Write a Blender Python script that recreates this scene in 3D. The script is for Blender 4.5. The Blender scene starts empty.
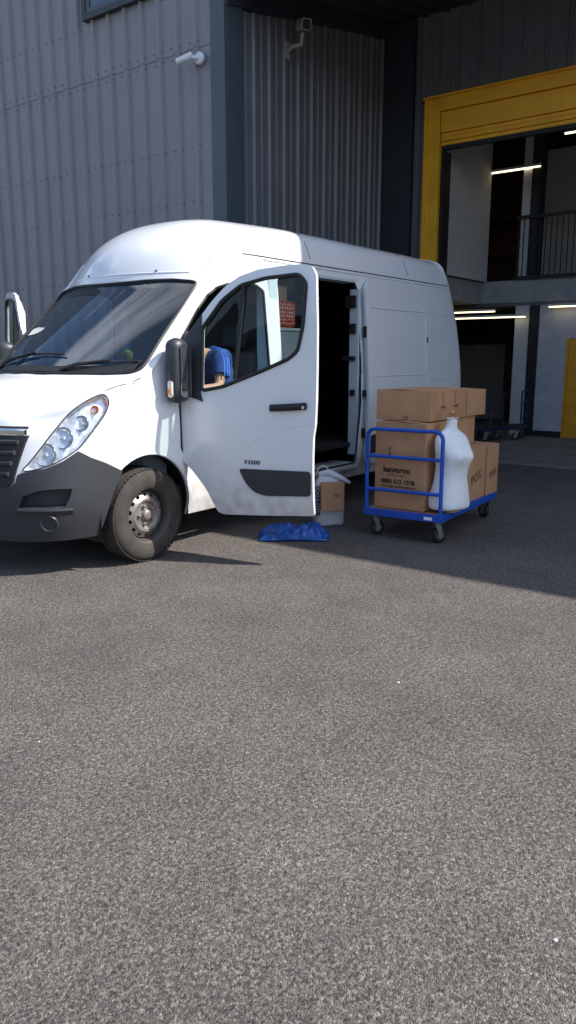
import bpy, bmesh, math, random
from mathutils import Vector, Matrix
from mathutils.bvhtree import BVHTree
random.seed(7)
C = bpy.context.scene.collection
R = math.radians

# ------------------------------------------------------------------ camera, sky, sun, exposure
# world axes: +X is where the van's nose points, +Y is its left side, origin under its front axle
cam_d = bpy.data.cameras.new('camera'); cam = bpy.data.objects.new('camera', cam_d); C.objects.link(cam)
cam_d.sensor_fit = 'VERTICAL'; cam_d.sensor_height = 36.0; cam_d.lens = 770/1024*36
cam_d.clip_start = 0.05; cam_d.clip_end = 2000
cam.location = (3.757, 5.154, 1.5); cam.rotation_euler = (R(90-11.5), 0, R(127))
bpy.context.scene.camera = cam

SUN = Vector((-.44, .90, 1.0)).normalized()          # towards the sun
w = bpy.data.worlds.new('World'); bpy.context.scene.world = w; w.use_nodes = True
nt = w.node_tree; bg = nt.nodes['Background']
sky = nt.nodes.new('ShaderNodeTexSky'); sky.sky_type = 'NISHITA'; sky.sun_disc = False
sky.sun_elevation = math.asin(SUN.z); sky.sun_rotation = math.atan2(SUN.x, SUN.y)
sky.air_density = 1.0; sky.dust_density = 1.2
# broken white cloud over the blue sky
tc = nt.nodes.new('ShaderNodeTexCoord'); mp = nt.nodes.new('ShaderNodeMapping'); mp.inputs['Scale'].default_value = (1.3, 2.6, 4.5)
mp.inputs['Rotation'].default_value = (0, 0, 2.3)
cn = nt.nodes.new('ShaderNodeTexNoise'); cn.inputs['Scale'].default_value = 1.7; cn.inputs['Detail'].default_value = 7; cn.inputs['Roughness'].default_value = .58
cr = nt.nodes.new('ShaderNodeValToRGB'); cr.color_ramp.elements[0].position = .55; cr.color_ramp.elements[1].position = .70
cr.color_ramp.elements[0].color = (0, 0, 0, 1); cr.color_ramp.elements[1].color = (.8, .8, .8, 1)
mx = nt.nodes.new('ShaderNodeMixRGB'); mx.inputs[2].default_value = (8.0, 8.8, 10.2, 1)
nt.links.new(tc.outputs['Generated'], mp.inputs[0]); nt.links.new(mp.outputs[0], cn.inputs['Vector'])
nt.links.new(cn.outputs['Fac'], cr.inputs[0]); nt.links.new(cr.outputs[0], mx.inputs[0])
nt.links.new(sky.outputs[0], mx.inputs[1]); nt.links.new(mx.outputs[0], bg.inputs[0])
bg.inputs[1].default_value = .13
sd = bpy.data.lights.new('sun', 'SUN'); so = bpy.data.objects.new('sun', sd); C.objects.link(so)
sd.energy = 4.0; sd.angle = R(.5); sd.color = (1.0, .955, .89)
so.rotation_euler = SUN.to_track_quat('Z', 'Y').to_euler()
vs = bpy.context.scene.view_settings
vs.view_transform = 'Standard'; vs.look = 'None'; vs.gamma = 1; vs.use_curve_mapping = False; vs.exposure = 0.88

# ------------------------------------------------------------------ helpers
def tag(o, label=None, cat=None, group=None, kind=None):
    if label: o['label'] = label
    if cat: o['category'] = cat
    if group: o['group'] = group
    if kind: o['kind'] = kind
    return o

def thing(name, label, cat, loc=(0, 0, 0), rz=0, group=None):
    o = bpy.data.objects.new(name, None); C.objects.link(o); o.empty_display_size = .1
    o.location = loc; o.rotation_euler = (0, 0, rz)
    return tag(o, label, cat, group)

def copy_tree(o, parent=None):
    c = o.copy(); C.objects.link(c); c.parent = parent
    for ch in list(o.children): copy_tree(ch, c)
    return c

def mat(name, col, rough=.6, metal=0, var=.12, vscale=6., bump=0, bscale=60., coat=0, spec=None, dirt=None, emit=None):
    m = bpy.data.materials.new(name); m.use_nodes = True; n = m.node_tree; b = n.nodes['Principled BSDF']
    t = n.nodes.new('ShaderNodeTexCoord'); nz = n.nodes.new('ShaderNodeTexNoise')
    nz.inputs['Scale'].default_value = vscale; nz.inputs['Detail'].default_value = 6
    n.links.new(t.outputs['Object'], nz.inputs['Vector'])
    r = n.nodes.new('ShaderNodeValToRGB')
    lo = [c*(1-var) for c in col]; hi = [min(1, c*(1+var)) for c in col]
    r.color_ramp.elements[0].position = .3; r.color_ramp.elements[1].position = .7
    r.color_ramp.elements[0].color = (*lo, 1); r.color_ramp.elements[1].color = (*hi, 1)
    n.links.new(nz.outputs['Fac'], r.inputs[0]); n.links.new(r.outputs[0], b.inputs['Base Color'])
    b.inputs['Roughness'].default_value = rough; b.inputs['Metallic'].default_value = metal
    if coat: b.inputs['Coat Weight'].default_value = coat; b.inputs['Coat Roughness'].default_value = .06
    if spec is not None: b.inputs['Specular IOR Level'].default_value = spec
    if bump:
        z2 = n.nodes.new('ShaderNodeTexNoise'); z2.inputs['Scale'].default_value = bscale; z2.inputs['Detail'].default_value = 4
        n.links.new(t.outputs['Object'], z2.inputs['Vector'])
        bp = n.nodes.new('ShaderNodeBump'); bp.inputs['Strength'].default_value = bump; bp.inputs['Distance'].default_value = .01
        n.links.new(z2.outputs['Fac'], bp.inputs['Height']); n.links.new(bp.outputs[0], b.inputs['Normal'])
    if dirt:   # (colour, z at which road film fades out) : road film thrown up on the lower body
        dc, dz, amt = dirt
        sp = n.nodes.new('ShaderNodeSeparateXYZ'); n.links.new(t.outputs['Object'], sp.inputs[0])
        mr = n.nodes.new('ShaderNodeMapRange'); mr.inputs[1].default_value = dz; mr.inputs[2].default_value = .2
        mr.inputs[3].default_value = 0; mr.inputs[4].default_value = amt
        n.links.new(sp.outputs['Z'], mr.inputs[0])
        n3 = n.nodes.new('ShaderNodeTexNoise'); n3.inputs['Scale'].default_value = 9; n3.inputs['Detail'].default_value = 8
        n.links.new(t.outputs['Object'], n3.inputs['Vector'])
        mm = n.nodes.new('ShaderNodeMath'); mm.operation = 'MULTIPLY'; mm.use_clamp = True
        r3 = n.nodes.new('ShaderNodeMapRange'); r3.inputs[1].default_value = .3; r3.inputs[2].default_value = .65
        n.links.new(n3.outputs['Fac'], r3.inputs[0])
        n.links.new(mr.outputs[0], mm.inputs[0]); n.links.new(r3.outputs[0], mm.inputs[1])
        mi = n.nodes.new('ShaderNodeMixRGB'); mi.inputs[2].default_value = (*dc, 1)
        n.links.new(mm.outputs[0], mi.inputs[0]); n.links.new(r.outputs[0], mi.inputs[1])
        n.links.new(mi.outputs[0], b.inputs['Base Color'])
    if emit: b.inputs['Emission Color'].default_value = (*emit[0], 1); b.inputs['Emission Strength'].default_value = emit[1]
    return m

def glass(name, tint, gloss_rough=.02, ior=1.5, dark=0):
    m = bpy.data.materials.new(name); m.use_nodes = True; n = m.node_tree; n.nodes.remove(n.nodes['Principled BSDF'])
    out = n.nodes['Material Output']
    tr = n.nodes.new('ShaderNodeBsdfTransparent'); tr.inputs[0].default_value = (*tint, 1)
    gl = n.nodes.new('ShaderNodeBsdfGlossy'); gl.inputs['Roughness'].default_value = gloss_rough
    fr = n.nodes.new('ShaderNodeFresnel'); fr.inputs[0].default_value = ior
    ms = n.nodes.new('ShaderNodeMixShader')
    ge = n.nodes.new('ShaderNodeNewGeometry'); inv = n.nodes.new('ShaderNodeMath'); inv.operation = 'SUBTRACT'; inv.inputs[0].default_value = 1
    mu = n.nodes.new('ShaderNodeMath'); mu.operation = 'MULTIPLY'
    n.links.new(ge.outputs['Backfacing'], inv.inputs[1]); n.links.new(inv.outputs[0], mu.inputs[1]); n.links.new(fr.outputs[0], mu.inputs[0])
    n.links.new(mu.outputs[0], ms.inputs[0]); n.links.new(tr.outputs[0], ms.inputs[1]); n.links.new(gl.outputs[0], ms.inputs[2])
    n.links.new(ms.outputs[0], out.inputs[0])
    return m

class MB:
    """collects shapes; build() links them as ONE mesh object"""
    def __init__(s): s.bm = bmesh.new()
    def poly(s, pts, faces):
        vs = [s.bm.verts.new(p) for p in pts]
        for f in faces:
            try: s.bm.faces.new([vs[i] for i in f])
            except ValueError: pass
        return s
    def box(s, x0, x1, y0, y1, z0, z1, M=None):
        p = [(x, y, z) for z in (z0, z1) for y in (y0, y1) for x in (x0, x1)]
        if M: p = [M @ Vector(q) for q in p]
        return s.poly(p, [(0, 2, 3, 1), (4, 5, 7, 6), (0, 1, 5, 4), (2, 6, 7, 3), (0, 4, 6, 2), (1, 3, 7, 5)])
    def prism(s, pts, d, cap=True):
        """pts: 3D loop, d: extrusion vector"""
        n = len(pts); d = Vector(d)
        P = [Vector(p) for p in pts] + [Vector(p)+d for p in pts]
        f = [(i, (i+1) % n, n+(i+1) % n, n+i) for i in range(n)]
        if cap: f += [tuple(reversed(range(n))), tuple(range(n, 2*n))]
        return s.poly(P, f)
    def rings(s, rings, close=True, cap0=True, cap1=True):
        k = len(rings[0]); P = [p for r in rings for p in r]; f = []
        for i in range(len(rings)-1):
            for j in range(k if close else k-1):
                a = i*k+j; b = i*k+(j+1) % k; f.append((a, b, b+k, a+k))
        if close and cap0: f.append(tuple(reversed(range(k))))
        if close and cap1: f.append(tuple(range((len(rings)-1)*k, len(rings)*k)))
        return s.poly(P, f)
    def tube(s, pts, r, n=10, cap=True, closed=False):
        pts = [Vector(p) for p in pts]; rr = r if isinstance(r, (list, tuple)) else [r]*len(pts); rings = []
        up = None
        for i, p in enumerate(pts):
            a = pts[i-1] if i else (pts[-1] if closed else p); b = pts[(i+1) % len(pts)] if (i < len(pts)-1 or closed) else p
            t = (b-a).normalized()
            if up is None: up = t.orthogonal().normalized()
            up = (up - t*up.dot(t)).normalized(); v = t.cross(up)
            rings.append([p+(up*math.cos(2*math.pi*k/n)+v*math.sin(2*math.pi*k/n))*rr[i] for k in range(n)])
        if closed: rings.append(rings[0]); return s.rings(rings, cap0=False, cap1=False)
        return s.rings(rings, cap0=cap, cap1=cap)
    def lathe(s, prof, o=(0, 0, 0), axis='Z', n=32, closed=False):
        """prof: (r, h) pairs round an axis"""
        o = Vector(o); rings = []
        for k in range(n):
            c, q = math.cos(2*math.pi*k/n), math.sin(2*math.pi*k/n)
            ring = []
            for r, h in prof:
                v = {'Z': (r*c, r*q, h), 'Y': (r*q, h, r*c), 'X': (h, r*c, r*q)}[axis]; ring.append(o+Vector(v))
            rings.append(ring)
        m = len(prof); P = [p for r in rings for p in r]; f = []
        for k in range(n):
            for j in range(m if closed else m-1):
                a = k*m+j; b = k*m+(j+1) % m; c2 = ((k+1) % n)*m+(j+1) % m; d = ((k+1) % n)*m+j; f.append((a, d, c2, b))
        return s.poly(P, f)
    def build(s, name, m, parent=None, smooth=None, bevel=0, sub=0, loc=None, rot=None, weld=True):
        if weld: bmesh.ops.remove_doubles(s.bm, verts=s.bm.verts, dist=1e-5)
        bmesh.ops.recalc_face_normals(s.bm, faces=s.bm.faces)
        me = bpy.data.meshes.new(name); s.bm.to_mesh(me); s.bm.free()
        o = bpy.data.objects.new(name, me); C.objects.link(o); me.materials.append(m)
        if smooth is not None:
            for p in me.polygons: p.use_smooth = True
            me.set_sharp_from_angle(angle=R(smooth))
        if bevel:
            b = o.modifiers.new('bevel', 'BEVEL'); b.width = bevel; b.segments = 2; b.limit_method = 'ANGLE'; b.angle_limit = R(35)
        if sub:
            q = o.modifiers.new('sub', 'SUBSURF'); q.levels = sub; q.render_levels = sub
        if parent is not None: o.parent = parent
        if loc: o.location = loc
        if rot: o.rotation_euler = rot
        return o

def text(name, body, size, m, parent, M, extrude=.0006, align='CENTER', bold=0.0, xs=1.0):
    cu = bpy.data.curves.new(name, 'FONT'); cu.body = body; cu.size = size; cu.extrude = extrude; cu.align_x = align
    cu.offset = bold; cu.space_character = 1.03
    t = bpy.data.objects.new('tmp', cu); C.objects.link(t)
    dg = bpy.context.evaluated_depsgraph_get(); me = bpy.data.meshes.new_from_object(t.evaluated_get(dg))
    bpy.data.objects.remove(t); me.transform(M @ Matrix.Diagonal((xs, 1, 1, 1))); me.name = name
    me.materials.clear(); me.materials.append(m)
    o = bpy.data.objects.new(name, me); C.objects.link(o); o.parent = parent
    return o

def frame(o, xa, ya):
    """matrix with local x along xa, local y along ya at o"""
    xa = Vector(xa).normalized(); ya = Vector(ya).normalized(); za = xa.cross(ya)
    return Matrix(((xa.x, ya.x, za.x, o[0]), (xa.y, ya.y, za.y, o[1]), (xa.z, ya.z, za.z, o[2]), (0, 0, 0, 1)))

def rounded(w, h, r, n=5):
    p = []
    for cx, cy, a0 in ((w/2-r, h/2-r, 0), (-w/2+r, h/2-r, 90), (-w/2+r, -h/2+r, 180), (w/2-r, -h/2+r, 270)):
        for k in range(n+1):
            a = R(a0+90*k/n); p.append((cx+r*math.cos(a), cy+r*math.sin(a)))
    return p

def smooth_loop(pts, n=4):
    """closed Catmull-Rom through 2D points"""
    out = []; N = len(pts)
    for i in range(N):
        p0, p1, p2, p3 = [pts[(i+k-1) % N] for k in range(4)]
        for s in range(n):
            t = s/n
            out.append(tuple(.5*((2*b)+(-a+c)*t+(2*a-5*b+4*c-d)*t*t+(-a+3*b-3*c+d)*t**3) for a, b, c, d in zip(p0, p1, p2, p3)))
    return out

def round_poly(pts, r=.04, n=4):
    """closed 2D polygon with rounded corners"""
    out = []; N = len(pts)
    for i in range(N):
        a, b, c = [Vector(pts[(i+k-1) % N]) for k in range(3)]
        rr = min(r, (a-b).length*.45, (c-b).length*.45); p = b+(a-b).normalized()*rr; q = b+(c-b).normalized()*rr
        for s in range(n+1):
            t = s/n; out.append(tuple(p*(1-t)**2+b*2*t*(1-t)+q*t*t))
    return out

# ------------------------------------------------------------------ ground
def asphalt_mat():
    m = bpy.data.materials.new('asphalt'); m.use_nodes = True; n = m.node_tree; b = n.nodes['Principled BSDF']; L = n.links.new
    t = n.nodes.new('ShaderNodeTexCoord')
    def noise(sc, det=3, rough=.5):
        z = n.nodes.new('ShaderNodeTexNoise'); z.inputs['Scale'].default_value = sc; z.inputs['Detail'].default_value = det
        z.inputs['Roughness'].default_value = rough; L(t.outputs['Object'], z.inputs['Vector']); return z
    v = n.nodes.new('ShaderNodeTexVoronoi'); v.inputs['Scale'].default_value = 150; L(t.outputs['Object'], v.inputs['Vector'])
    v2 = n.nodes.new('ShaderNodeTexVoronoi'); v2.inputs['Scale'].default_value = 260; L(t.outputs['Object'], v2.inputs['Vector'])
    sp = n.nodes.new('ShaderNodeSeparateColor'); L(v.outputs['Color'], sp.inputs[0])
    r = n.nodes.new('ShaderNodeValToRGB'); e = r.color_ramp.elements
    e[0].position = 0; e[0].color = (.065, .057, .052, 1); e[1].position = 1; e[1].color = (.27, .236, .208, 1)
    x = r.color_ramp.elements.new(.30); x.color = (.116, .103, .094, 1)
    x = r.color_ramp.elements.new(.78); x.color = (.176, .156, .143, 1)
    L(sp.outputs[0], r.inputs[0])
    big = noise(.8, 7, .68); br = n.nodes.new('ShaderNodeMapRange'); br.inputs[1].default_value = .36; br.inputs[2].default_value = .64
    br.inputs[3].default_value = .84; br.inputs[4].default_value = 1.12; L(big.outputs['Fac'], br.inputs[0])
    mid = noise(3.1, 5, .6); mr = n.nodes.new('ShaderNodeMapRange'); mr.inputs[1].default_value = .25; mr.inputs[2].default_value = .75
    mr.inputs[3].default_value = .88; mr.inputs[4].default_value = 1.10; L(mid.outputs['Fac'], mr.inputs[0])
    clus = noise(58, 3, .6); cm = n.nodes.new('ShaderNodeMapRange'); cm.inputs[1].default_value = .36; cm.inputs[2].default_value = .58
    cm.inputs[3].default_value = .64; cm.inputs[4].default_value = 1.08; L(clus.outputs['Fac'], cm.inputs[0])
    fine = noise(80, 4, .7); fr = n.nodes.new('ShaderNodeMapRange'); fr.inputs[1].default_value = .3; fr.inputs[2].default_value = .7
    fr.inputs[3].default_value = .58; fr.inputs[4].default_value = 1.38; L(fine.outputs['Fac'], fr.inputs[0])
    m1 = n.nodes.new('ShaderNodeMath'); m1.operation = 'MULTIPLY'; L(br.outputs[0], m1.inputs[0]); L(mr.outputs[0], m1.inputs[1])
    m2 = n.nodes.new('ShaderNodeMath'); m2.operation = 'MULTIPLY'; L(m1.outputs[0], m2.inputs[0]); L(fr.outputs[0], m2.inputs[1])
    m3 = n.nodes.new('ShaderNodeMath'); m3.operation = 'MULTIPLY'; L(m2.outputs[0], m3.inputs[0]); L(cm.outputs[0], m3.inputs[1]); m2 = m3
    hs = n.nodes.new('ShaderNodeVectorMath'); hs.operation = 'SCALE'; L(r.outputs[0], hs.inputs[0]); L(m2.outputs[0], hs.inputs['Scale'])
    L(hs.outputs[0], b.inputs['Base Color']); b.inputs['Roughness'].default_value = .86; b.inputs['Specular IOR Level'].default_value = .35
    ad = n.nodes.new('ShaderNodeMath'); ad.operation = 'MULTIPLY_ADD'; ad.inputs[1].default_value = -.6
    L(v.outputs['Distance'], ad.inputs[0]); L(v2.outputs['Distance'], ad.inputs[2])
    ad2 = n.nodes.new('ShaderNodeMath'); ad2.operation = 'ADD'; L(fine.outputs['Fac'], ad2.inputs[0]); L(ad.outputs[0], ad2.inputs[1])
    bp = n.nodes.new('ShaderNodeBump'); bp.inputs['Strength'].default_value = .75; bp.inputs['Distance'].default_value = .007
    L(ad2.outputs[0], bp.inputs['Height']); L(bp.outputs[0], b.inputs['Normal'])
    return m
g = MB(); g.poly([(-400, -400, 0), (400, -400, 0), (400, 400, 0), (-400, 400, 0)], [(0, 1, 2, 3)])
tag(g.build('asphalt_yard', asphalt_mat()), kind='structure')

M_conc = mat('concrete', (.20, .195, .185), .75, var=.25, vscale=3, bump=.3, bscale=90)
g = MB(); g.box(-30, -6.72, -1.98, 20, -.05, .012)
tag(g.build('concrete_slab', M_conc), kind='structure')

# ------------------------------------------------------------------ warehouse
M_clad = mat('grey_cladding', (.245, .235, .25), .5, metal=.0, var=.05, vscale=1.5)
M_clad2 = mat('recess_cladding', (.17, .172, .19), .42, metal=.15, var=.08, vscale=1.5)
M_trim = mat('blue_grey_trim', (.065, .088, .105), .5, var=.08, vscale=2)
M_dark = mat('dark_trim', (.03, .036, .045), .55)
M_yel = mat('yellow_paint', (.95, .46, .018), .5, var=.1, vscale=3)
M_white = mat('white_wall', (.55, .54, .55), .85, var=.05)
M_scr = mat('screw', (.13, .13, .145), .5)
M_blk = mat('black', (.012, .012, .014), .6)
M_glassdark = mat('window_glass_dark', (.05, .09, .14), .08, spec=.8)
M_brown = mat('brown_brick', (.09, .045, .03), .85, var=.3, vscale=8)

WX = -4.37; RY = -1.98; DX = -8.4
wh = thing('warehouse', 'grey metal clad warehouse with a tall yellow framed doorway under its canopy', 'warehouse', (-4.37, -1.98, 0))
wh_m = Matrix.Translation((4.37, 1.98, 0))
def wb(mb, name, m, **k):
    mb.bm.transform(wh_m); return mb.build(name, m, wh, **k)

def cladding(mb, axis, c, a0, a1, z0, z1, sgn, pitch=1/3, z1b=None, rib=.034, sec=.22, start=0.0):
    """trapezoid-ribbed sheet. axis 'y': wall in plane x=c running along y; 'x': plane y=c running along x"""
    prof = []; a = a0+start
    prof.append((a0, 0))
    d = pitch
    while a < a1-.05:
        for o, h in ((.0, 0), (.022, rib), (.052, rib), (.074, 0), (.192, 0), (.202, rib*sec), (.216, rib*sec), (.226, 0)):
            if a0 < a+o < a1: prof.append((a+o, h))
        a += d
    prof.append((a1, 0))
    def top(s): return z1 if z1b is None else z1+(z1b-z1)*(s-a0)/(a1-a0)
    P = []
    for s, h in prof:
        for z in (z0, top(s)):
            P.append((c+sgn*h, s, z) if axis == 'y' else (s, c+sgn*h, z))
    n = len(prof); mb.poly(P, [(2*i, 2*i+2, 2*i+3, 2*i+1) for i in range(n-1)])
# left gable wall, in two lifts with a lapped joint
m_ = MB(); cladding(m_, 'y', WX-.005, -34, -2.17, 0, 5.455, 1, start=.16, sec=0, rib=.048); wb(m_, 'wall_cladding', M_clad)
m_ = MB(); cladding(m_, 'y', WX+.004, -34, -2.17, 5.44, 11.0, 1, start=.16, sec=0, rib=.048)
# window opening: leave sheets but frame stands proud
wb(m_, 'wall_cladding', M_clad)
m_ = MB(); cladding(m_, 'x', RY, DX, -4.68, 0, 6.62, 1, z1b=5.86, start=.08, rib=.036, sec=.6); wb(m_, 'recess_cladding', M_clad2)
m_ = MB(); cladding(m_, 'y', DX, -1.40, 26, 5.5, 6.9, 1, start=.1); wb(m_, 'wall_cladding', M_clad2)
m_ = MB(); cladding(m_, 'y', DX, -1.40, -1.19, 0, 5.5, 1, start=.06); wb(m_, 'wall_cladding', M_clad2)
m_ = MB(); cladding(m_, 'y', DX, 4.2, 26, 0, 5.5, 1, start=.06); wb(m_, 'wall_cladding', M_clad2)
# solid core walls behind the sheets
m_ = MB(); m_.box(WX-.4, WX-.02, -34, -2.05, 0, 10.99); m_.box(DX-.3, -4.60, -34, RY-.02, 0, 9.0); wb(m_, 'core_wall', M_dark)
m_ = MB(); m_.box(DX-.3, DX-.03, -2.2, -1.0, 0, 8); m_.box(DX-.3, DX-.03, -1.0, 4.0, 5.3, 8); m_.box(DX-.3, DX-.03, 4.0, 26, 0, 8); wb(m_, 'core_wall', M_dark)
# corner flashing (L) and base flashing
m_ = MB(); m_.box(WX-.02, WX+.045, -2.19, RY+.035, 0, 10.98); m_.box(-4.70, WX-.02, RY-.03, RY+.035, 0, 6.4)
wb(m_, 'corner_trim', M_trim, bevel=.006)
m_ = MB(); m_.box(DX+.0, DX+.06, -1.97, -1.42, 0, 6.7); wb(m_, 'pilaster', M_dark)
# canopy: sloped ribbed soffit, beam along the recess wall, front fascia and flat roof
m_ = MB()
def sof(x): return 6.03+(-4.4-x)*.19
P = []; xs = []
y = RY-.02; prof = []
while y < 26:
    for o, h in ((0, 0), (.03, -.035), (.07, -.035), (.10, 0)): prof.append((y+o, h))
    y += .36
for yy, h in prof:
    for x in (-4.33, DX+.01): P.append((x, yy, sof(x)+h))
n = len(prof); m_.poly(P, [(2*i, 2*i+2, 2*i+3, 2*i+1) for i in range(n-1)])
wb(m_, 'canopy_soffit', M_dark)
m_ = MB()
P = [(x, yy, sof(x)+dz) for x in (-4.36, DX+.005) for yy in (RY+.002, RY+.07) for dz in (-.2, -.01)]
m_.poly(P, [(0, 1, 3, 2), (4, 6, 7, 5), (0, 4, 5, 1), (2, 3, 7, 6), (0, 2, 6, 4), (1, 5, 7, 3)]); wb(m_, 'canopy_beam', M_dark)
m_ = MB(); m_.box(WX, WX+.05, RY+.037, 26, 6.0, 7.5); wb(m_, 'fascia', M_trim)
m_ = MB(); m_.box(DX-14, WX-.002, RY+.01, 26, 7.3, 7.48); wb(m_, 'roof_deck', M_dark)
m_ = MB(); m_.box(DX+.08, WX-.1, 25.6, 26, 0, 7.2); wb(m_, 'end_wall', M_clad)
# high window in the gable wall
m_ = MB()
for a in ((-4.62, -3.2, 6.22, 6.30), (-4.62, -3.2, 7.52, 7.6), (-4.62, -4.54, 6.30, 7.52), (-3.28, -3.2, 6.30, 7.52)): m_.box(WX-.01, WX+.10, *a)
wf = wb(m_, 'window', M_dark)
m_ = MB()
for a in ((-4.54, -3.28, 6.305, 6.37), (-4.54, -3.28, 7.45, 7.515), (-4.535, -4.47, 6.37, 7.45), (-3.35, -3.285, 6.37, 7.45)): m_.box(WX+.004, WX+.085, *a)
m_.bm.transform(wh_m); m_.build('window_frame', M_trim, wf)
m_ = MB(); m_.box(WX+.004, WX+.065, -4.47, -3.35, 6.37, 7.45); m_.bm.transform(wh_m); m_.build('pane', M_glassdark, wf)
# screw heads on the cladding rails
m_ = MB()
def screw(p, ax):
    p = Vector(p); r = .0095
    d = Vector((1, 0, 0)) if ax == 'x' else Vector((0, 1, 0)); u = Vector((0, 1, 0)) if ax == 'x' else Vector((1, 0, 0)); v = Vector((0, 0, 1))
    ring = [p+(u*math.cos(k*math.pi/3)+v*math.sin(k*math.pi/3))*r for k in range(6)]
    m_.prism(ring, d*.008)
for z in (1.2, 2.6, 3.55, 4.25, 5.38, 5.52, 6.15, 7.6):
    for i in range(60):
        yy = -2.42-i/6-random.random()*.01
        if yy < -13: break
        if z > 5.45 and -4.7 < yy < -3.1 and z > 6.1: continue
        screw((WX+(-.002 if z < 5.45 else .006), yy, z+random.uniform(-.006, .006)), 'x')
for z in (2.3, 3.2, 4.1, 5.2):
    for i in range(22): screw((-4.95-i/6, RY+.001, z), 'y')
for z in (1.5, 2.6, 3.6, 4.4, 5.3): screw((WX+.044, -2.16, z), 'x'); screw((WX+.044, -2.00, z), 'x')
wb(m_, 'cladding_screws', M_scr, weld=False).__setitem__('kind', 'stuff')
# yellow door frame, shutter box and rolled curtain edge
m_ = MB(); m_.box(DX, DX+.10, -1.16, -.90, .012, 5.5); m_.box(DX+.1, DX+.14, -1.16, -1.11, .012, 5.5); fr_ = wb(m_, 'door_frame', M_yel, bevel=.008)
m_ = MB(); m_.box(DX, DX+.10, 3.9, 4.19, .012, 5.5); wb(m_, 'door_frame', M_yel, bevel=.008)
m_ = MB(); m_.box(DX+.001, DX+.13, -.89, 3.9, 5.30, 5.5); m_.box(DX+.001, DX+.16, -1.19, 4.19, 5.501, 5.535); wb(m_, 'door_lintel', M_yel, bevel=.01)
m_ = MB(); m_.box(DX+.001, DX+.09, -.885, 3.895, 4.985, 5.29)
m_.box(DX-.05, DX+.05, -.885, 3.895, 4.93, 4.98); m_.box(DX-.05, DX+.065, -.885, 3.895, 4.86, 4.925); m_.box(DX-.05, DX+.04, -.885, 3.895, 4.80, 4.855)
wb(m_, 'roller_shutter', M_yel, bevel=.006)
m_ = MB(); m_.box(DX-.06, DX+.02, -.885, 3.895, 4.74, 4.797); wb(m_, 'shutter_bottom_rail', M_blk)
m_ = MB(); m_.box(DX-.28, DX-.01, -.90, -.86, .012, 4.74); wb(m_, 'guide_rail', M_blk)
# interior
IX = -10.6
m_ = MB(); m_.box(IX, DX-.3, -1.0, -.96, 2.86, 6.0)             # upper partition on the left
m_.box(IX-.01, IX, -1.0, -.99, 2.86, 6.0); 
wb(m_, 'upper_partition', M_white)
m_ = MB(); m_.box(-22, DX-.3, -6, 8, 6.0, 6.1); wb(m_, 'ceiling', mat('ceiling_grey', (.12, .115, .11), .8))
m_ = MB(); m_.box(-22, -21.8, -6, 8, 0, 6.0); m_.box(-22, DX-.3, 7.9, 8, 0, 6.0); m_.box(-22, DX-.31, -6, -5.9, 0, 6.0); wb(m_, 'interior_wall', M_dark)
m_ = MB(); m_.box(-22, IX, -5.9, 7.9, 2.46, 2.86); m_.box(IX, DX-.31, -5.9, -1.06, 2.46, 2.855); wb(m_, 'mezzanine_floor', mat('mezzanine_grey', (.33, .33, .34), .7))
m_ = MB(); m_.box(-22, IX-.02, -5.88, 7.88, 2.40, 2.455); wb(m_, 'mezzanine_ceiling', mat('deck_grey', (.14, .14, .14), .7))
m_ = MB(); m_.box(IX-.25, IX-.02, -.37, -.10, .013, 2.40); wb(m_, 'column', M_white)
m_ = MB(); m_.box(IX-.22, IX+.0, -.098, .09, .013, 2.40); wb(m_, 'steel_column', M_blk)
m_ = MB(); m_.box(IX-.2, IX-.01, .095, .62, .12, 2.40); wb(m_, 'partition_wall', mat('white_partition', (.50, .49, .53), .8))
m_ = MB(); m_.box(IX-.19, IX+.005, .095, .62, .013, .118); wb(m_, 'skirting', M_blk)
m_ = MB(); m_.box(IX-.2, IX-.01, .62, 4, 1.80, 2.40); wb(m_, 'partition_wall', mat('white_partition_2', (.50, .49, .53), .8))
m_ = MB(); m_.box(IX-.2, IX+.0, .62, .66, .013, 1.80); m_.box(IX-.19, IX-.04, .66, 1.6, .013, 1.797)
m_.box(IX-.04, IX-.025, .72, .84, .2, 1.7); wb(m_, 'yellow_door', mat('orange_yellow_door', (.80, .36, .012), .5), bevel=.005)
m_ = MB(); m_.box(IX-.2, IX-.01, 1.6, 4, .013, 1.80); wb(m_, 'partition_wall', M_white)
# rear lower: pale panel and dark room
m_ = MB(); m_.box(-13.9, -13.8, -3.2, -1.75, .013, 1.75); wb(m_, 'storage_panel', mat('grey_panel', (.34, .34, .33), .8))
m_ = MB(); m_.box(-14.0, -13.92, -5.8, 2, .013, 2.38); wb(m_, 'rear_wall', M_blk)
m_ = MB(); m_.box(-13.79, -13.7, -1.75, -1.0, .013, 2.0); wb(m_, 'timber_panel', M_brown)
# upper floor
m_ = MB(); m_.box(IX-.30, IX-.04, -.37, -.21, 2.87, 5.99); wb(m_, 'column', M_white)
m_ = MB(); m_.box(IX-.26, IX-.02, -.208, -.04, 2.87, 5.99); wb(m_, 'steel_column', M_blk)
m_ = MB(); m_.box(-13.0, -12.9, -.75, 5, 2.87, 5.6); wb(m_, 'upper_wall', M_white)
m_ = MB(); m_.box(-13.6, -13.5, -5, -.8, 2.87, 5.99); wb(m_, 'upper_brick_wall', M_brown)
m_ = MB(); m_.box(-13.49, -13.4, -3, -.82, 3.55, 3.65); m_.box(-13.49, -13.4, -3, -.82, 4.35, 4.42); wb(m_, 'wall_rail', M_blk)

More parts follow.
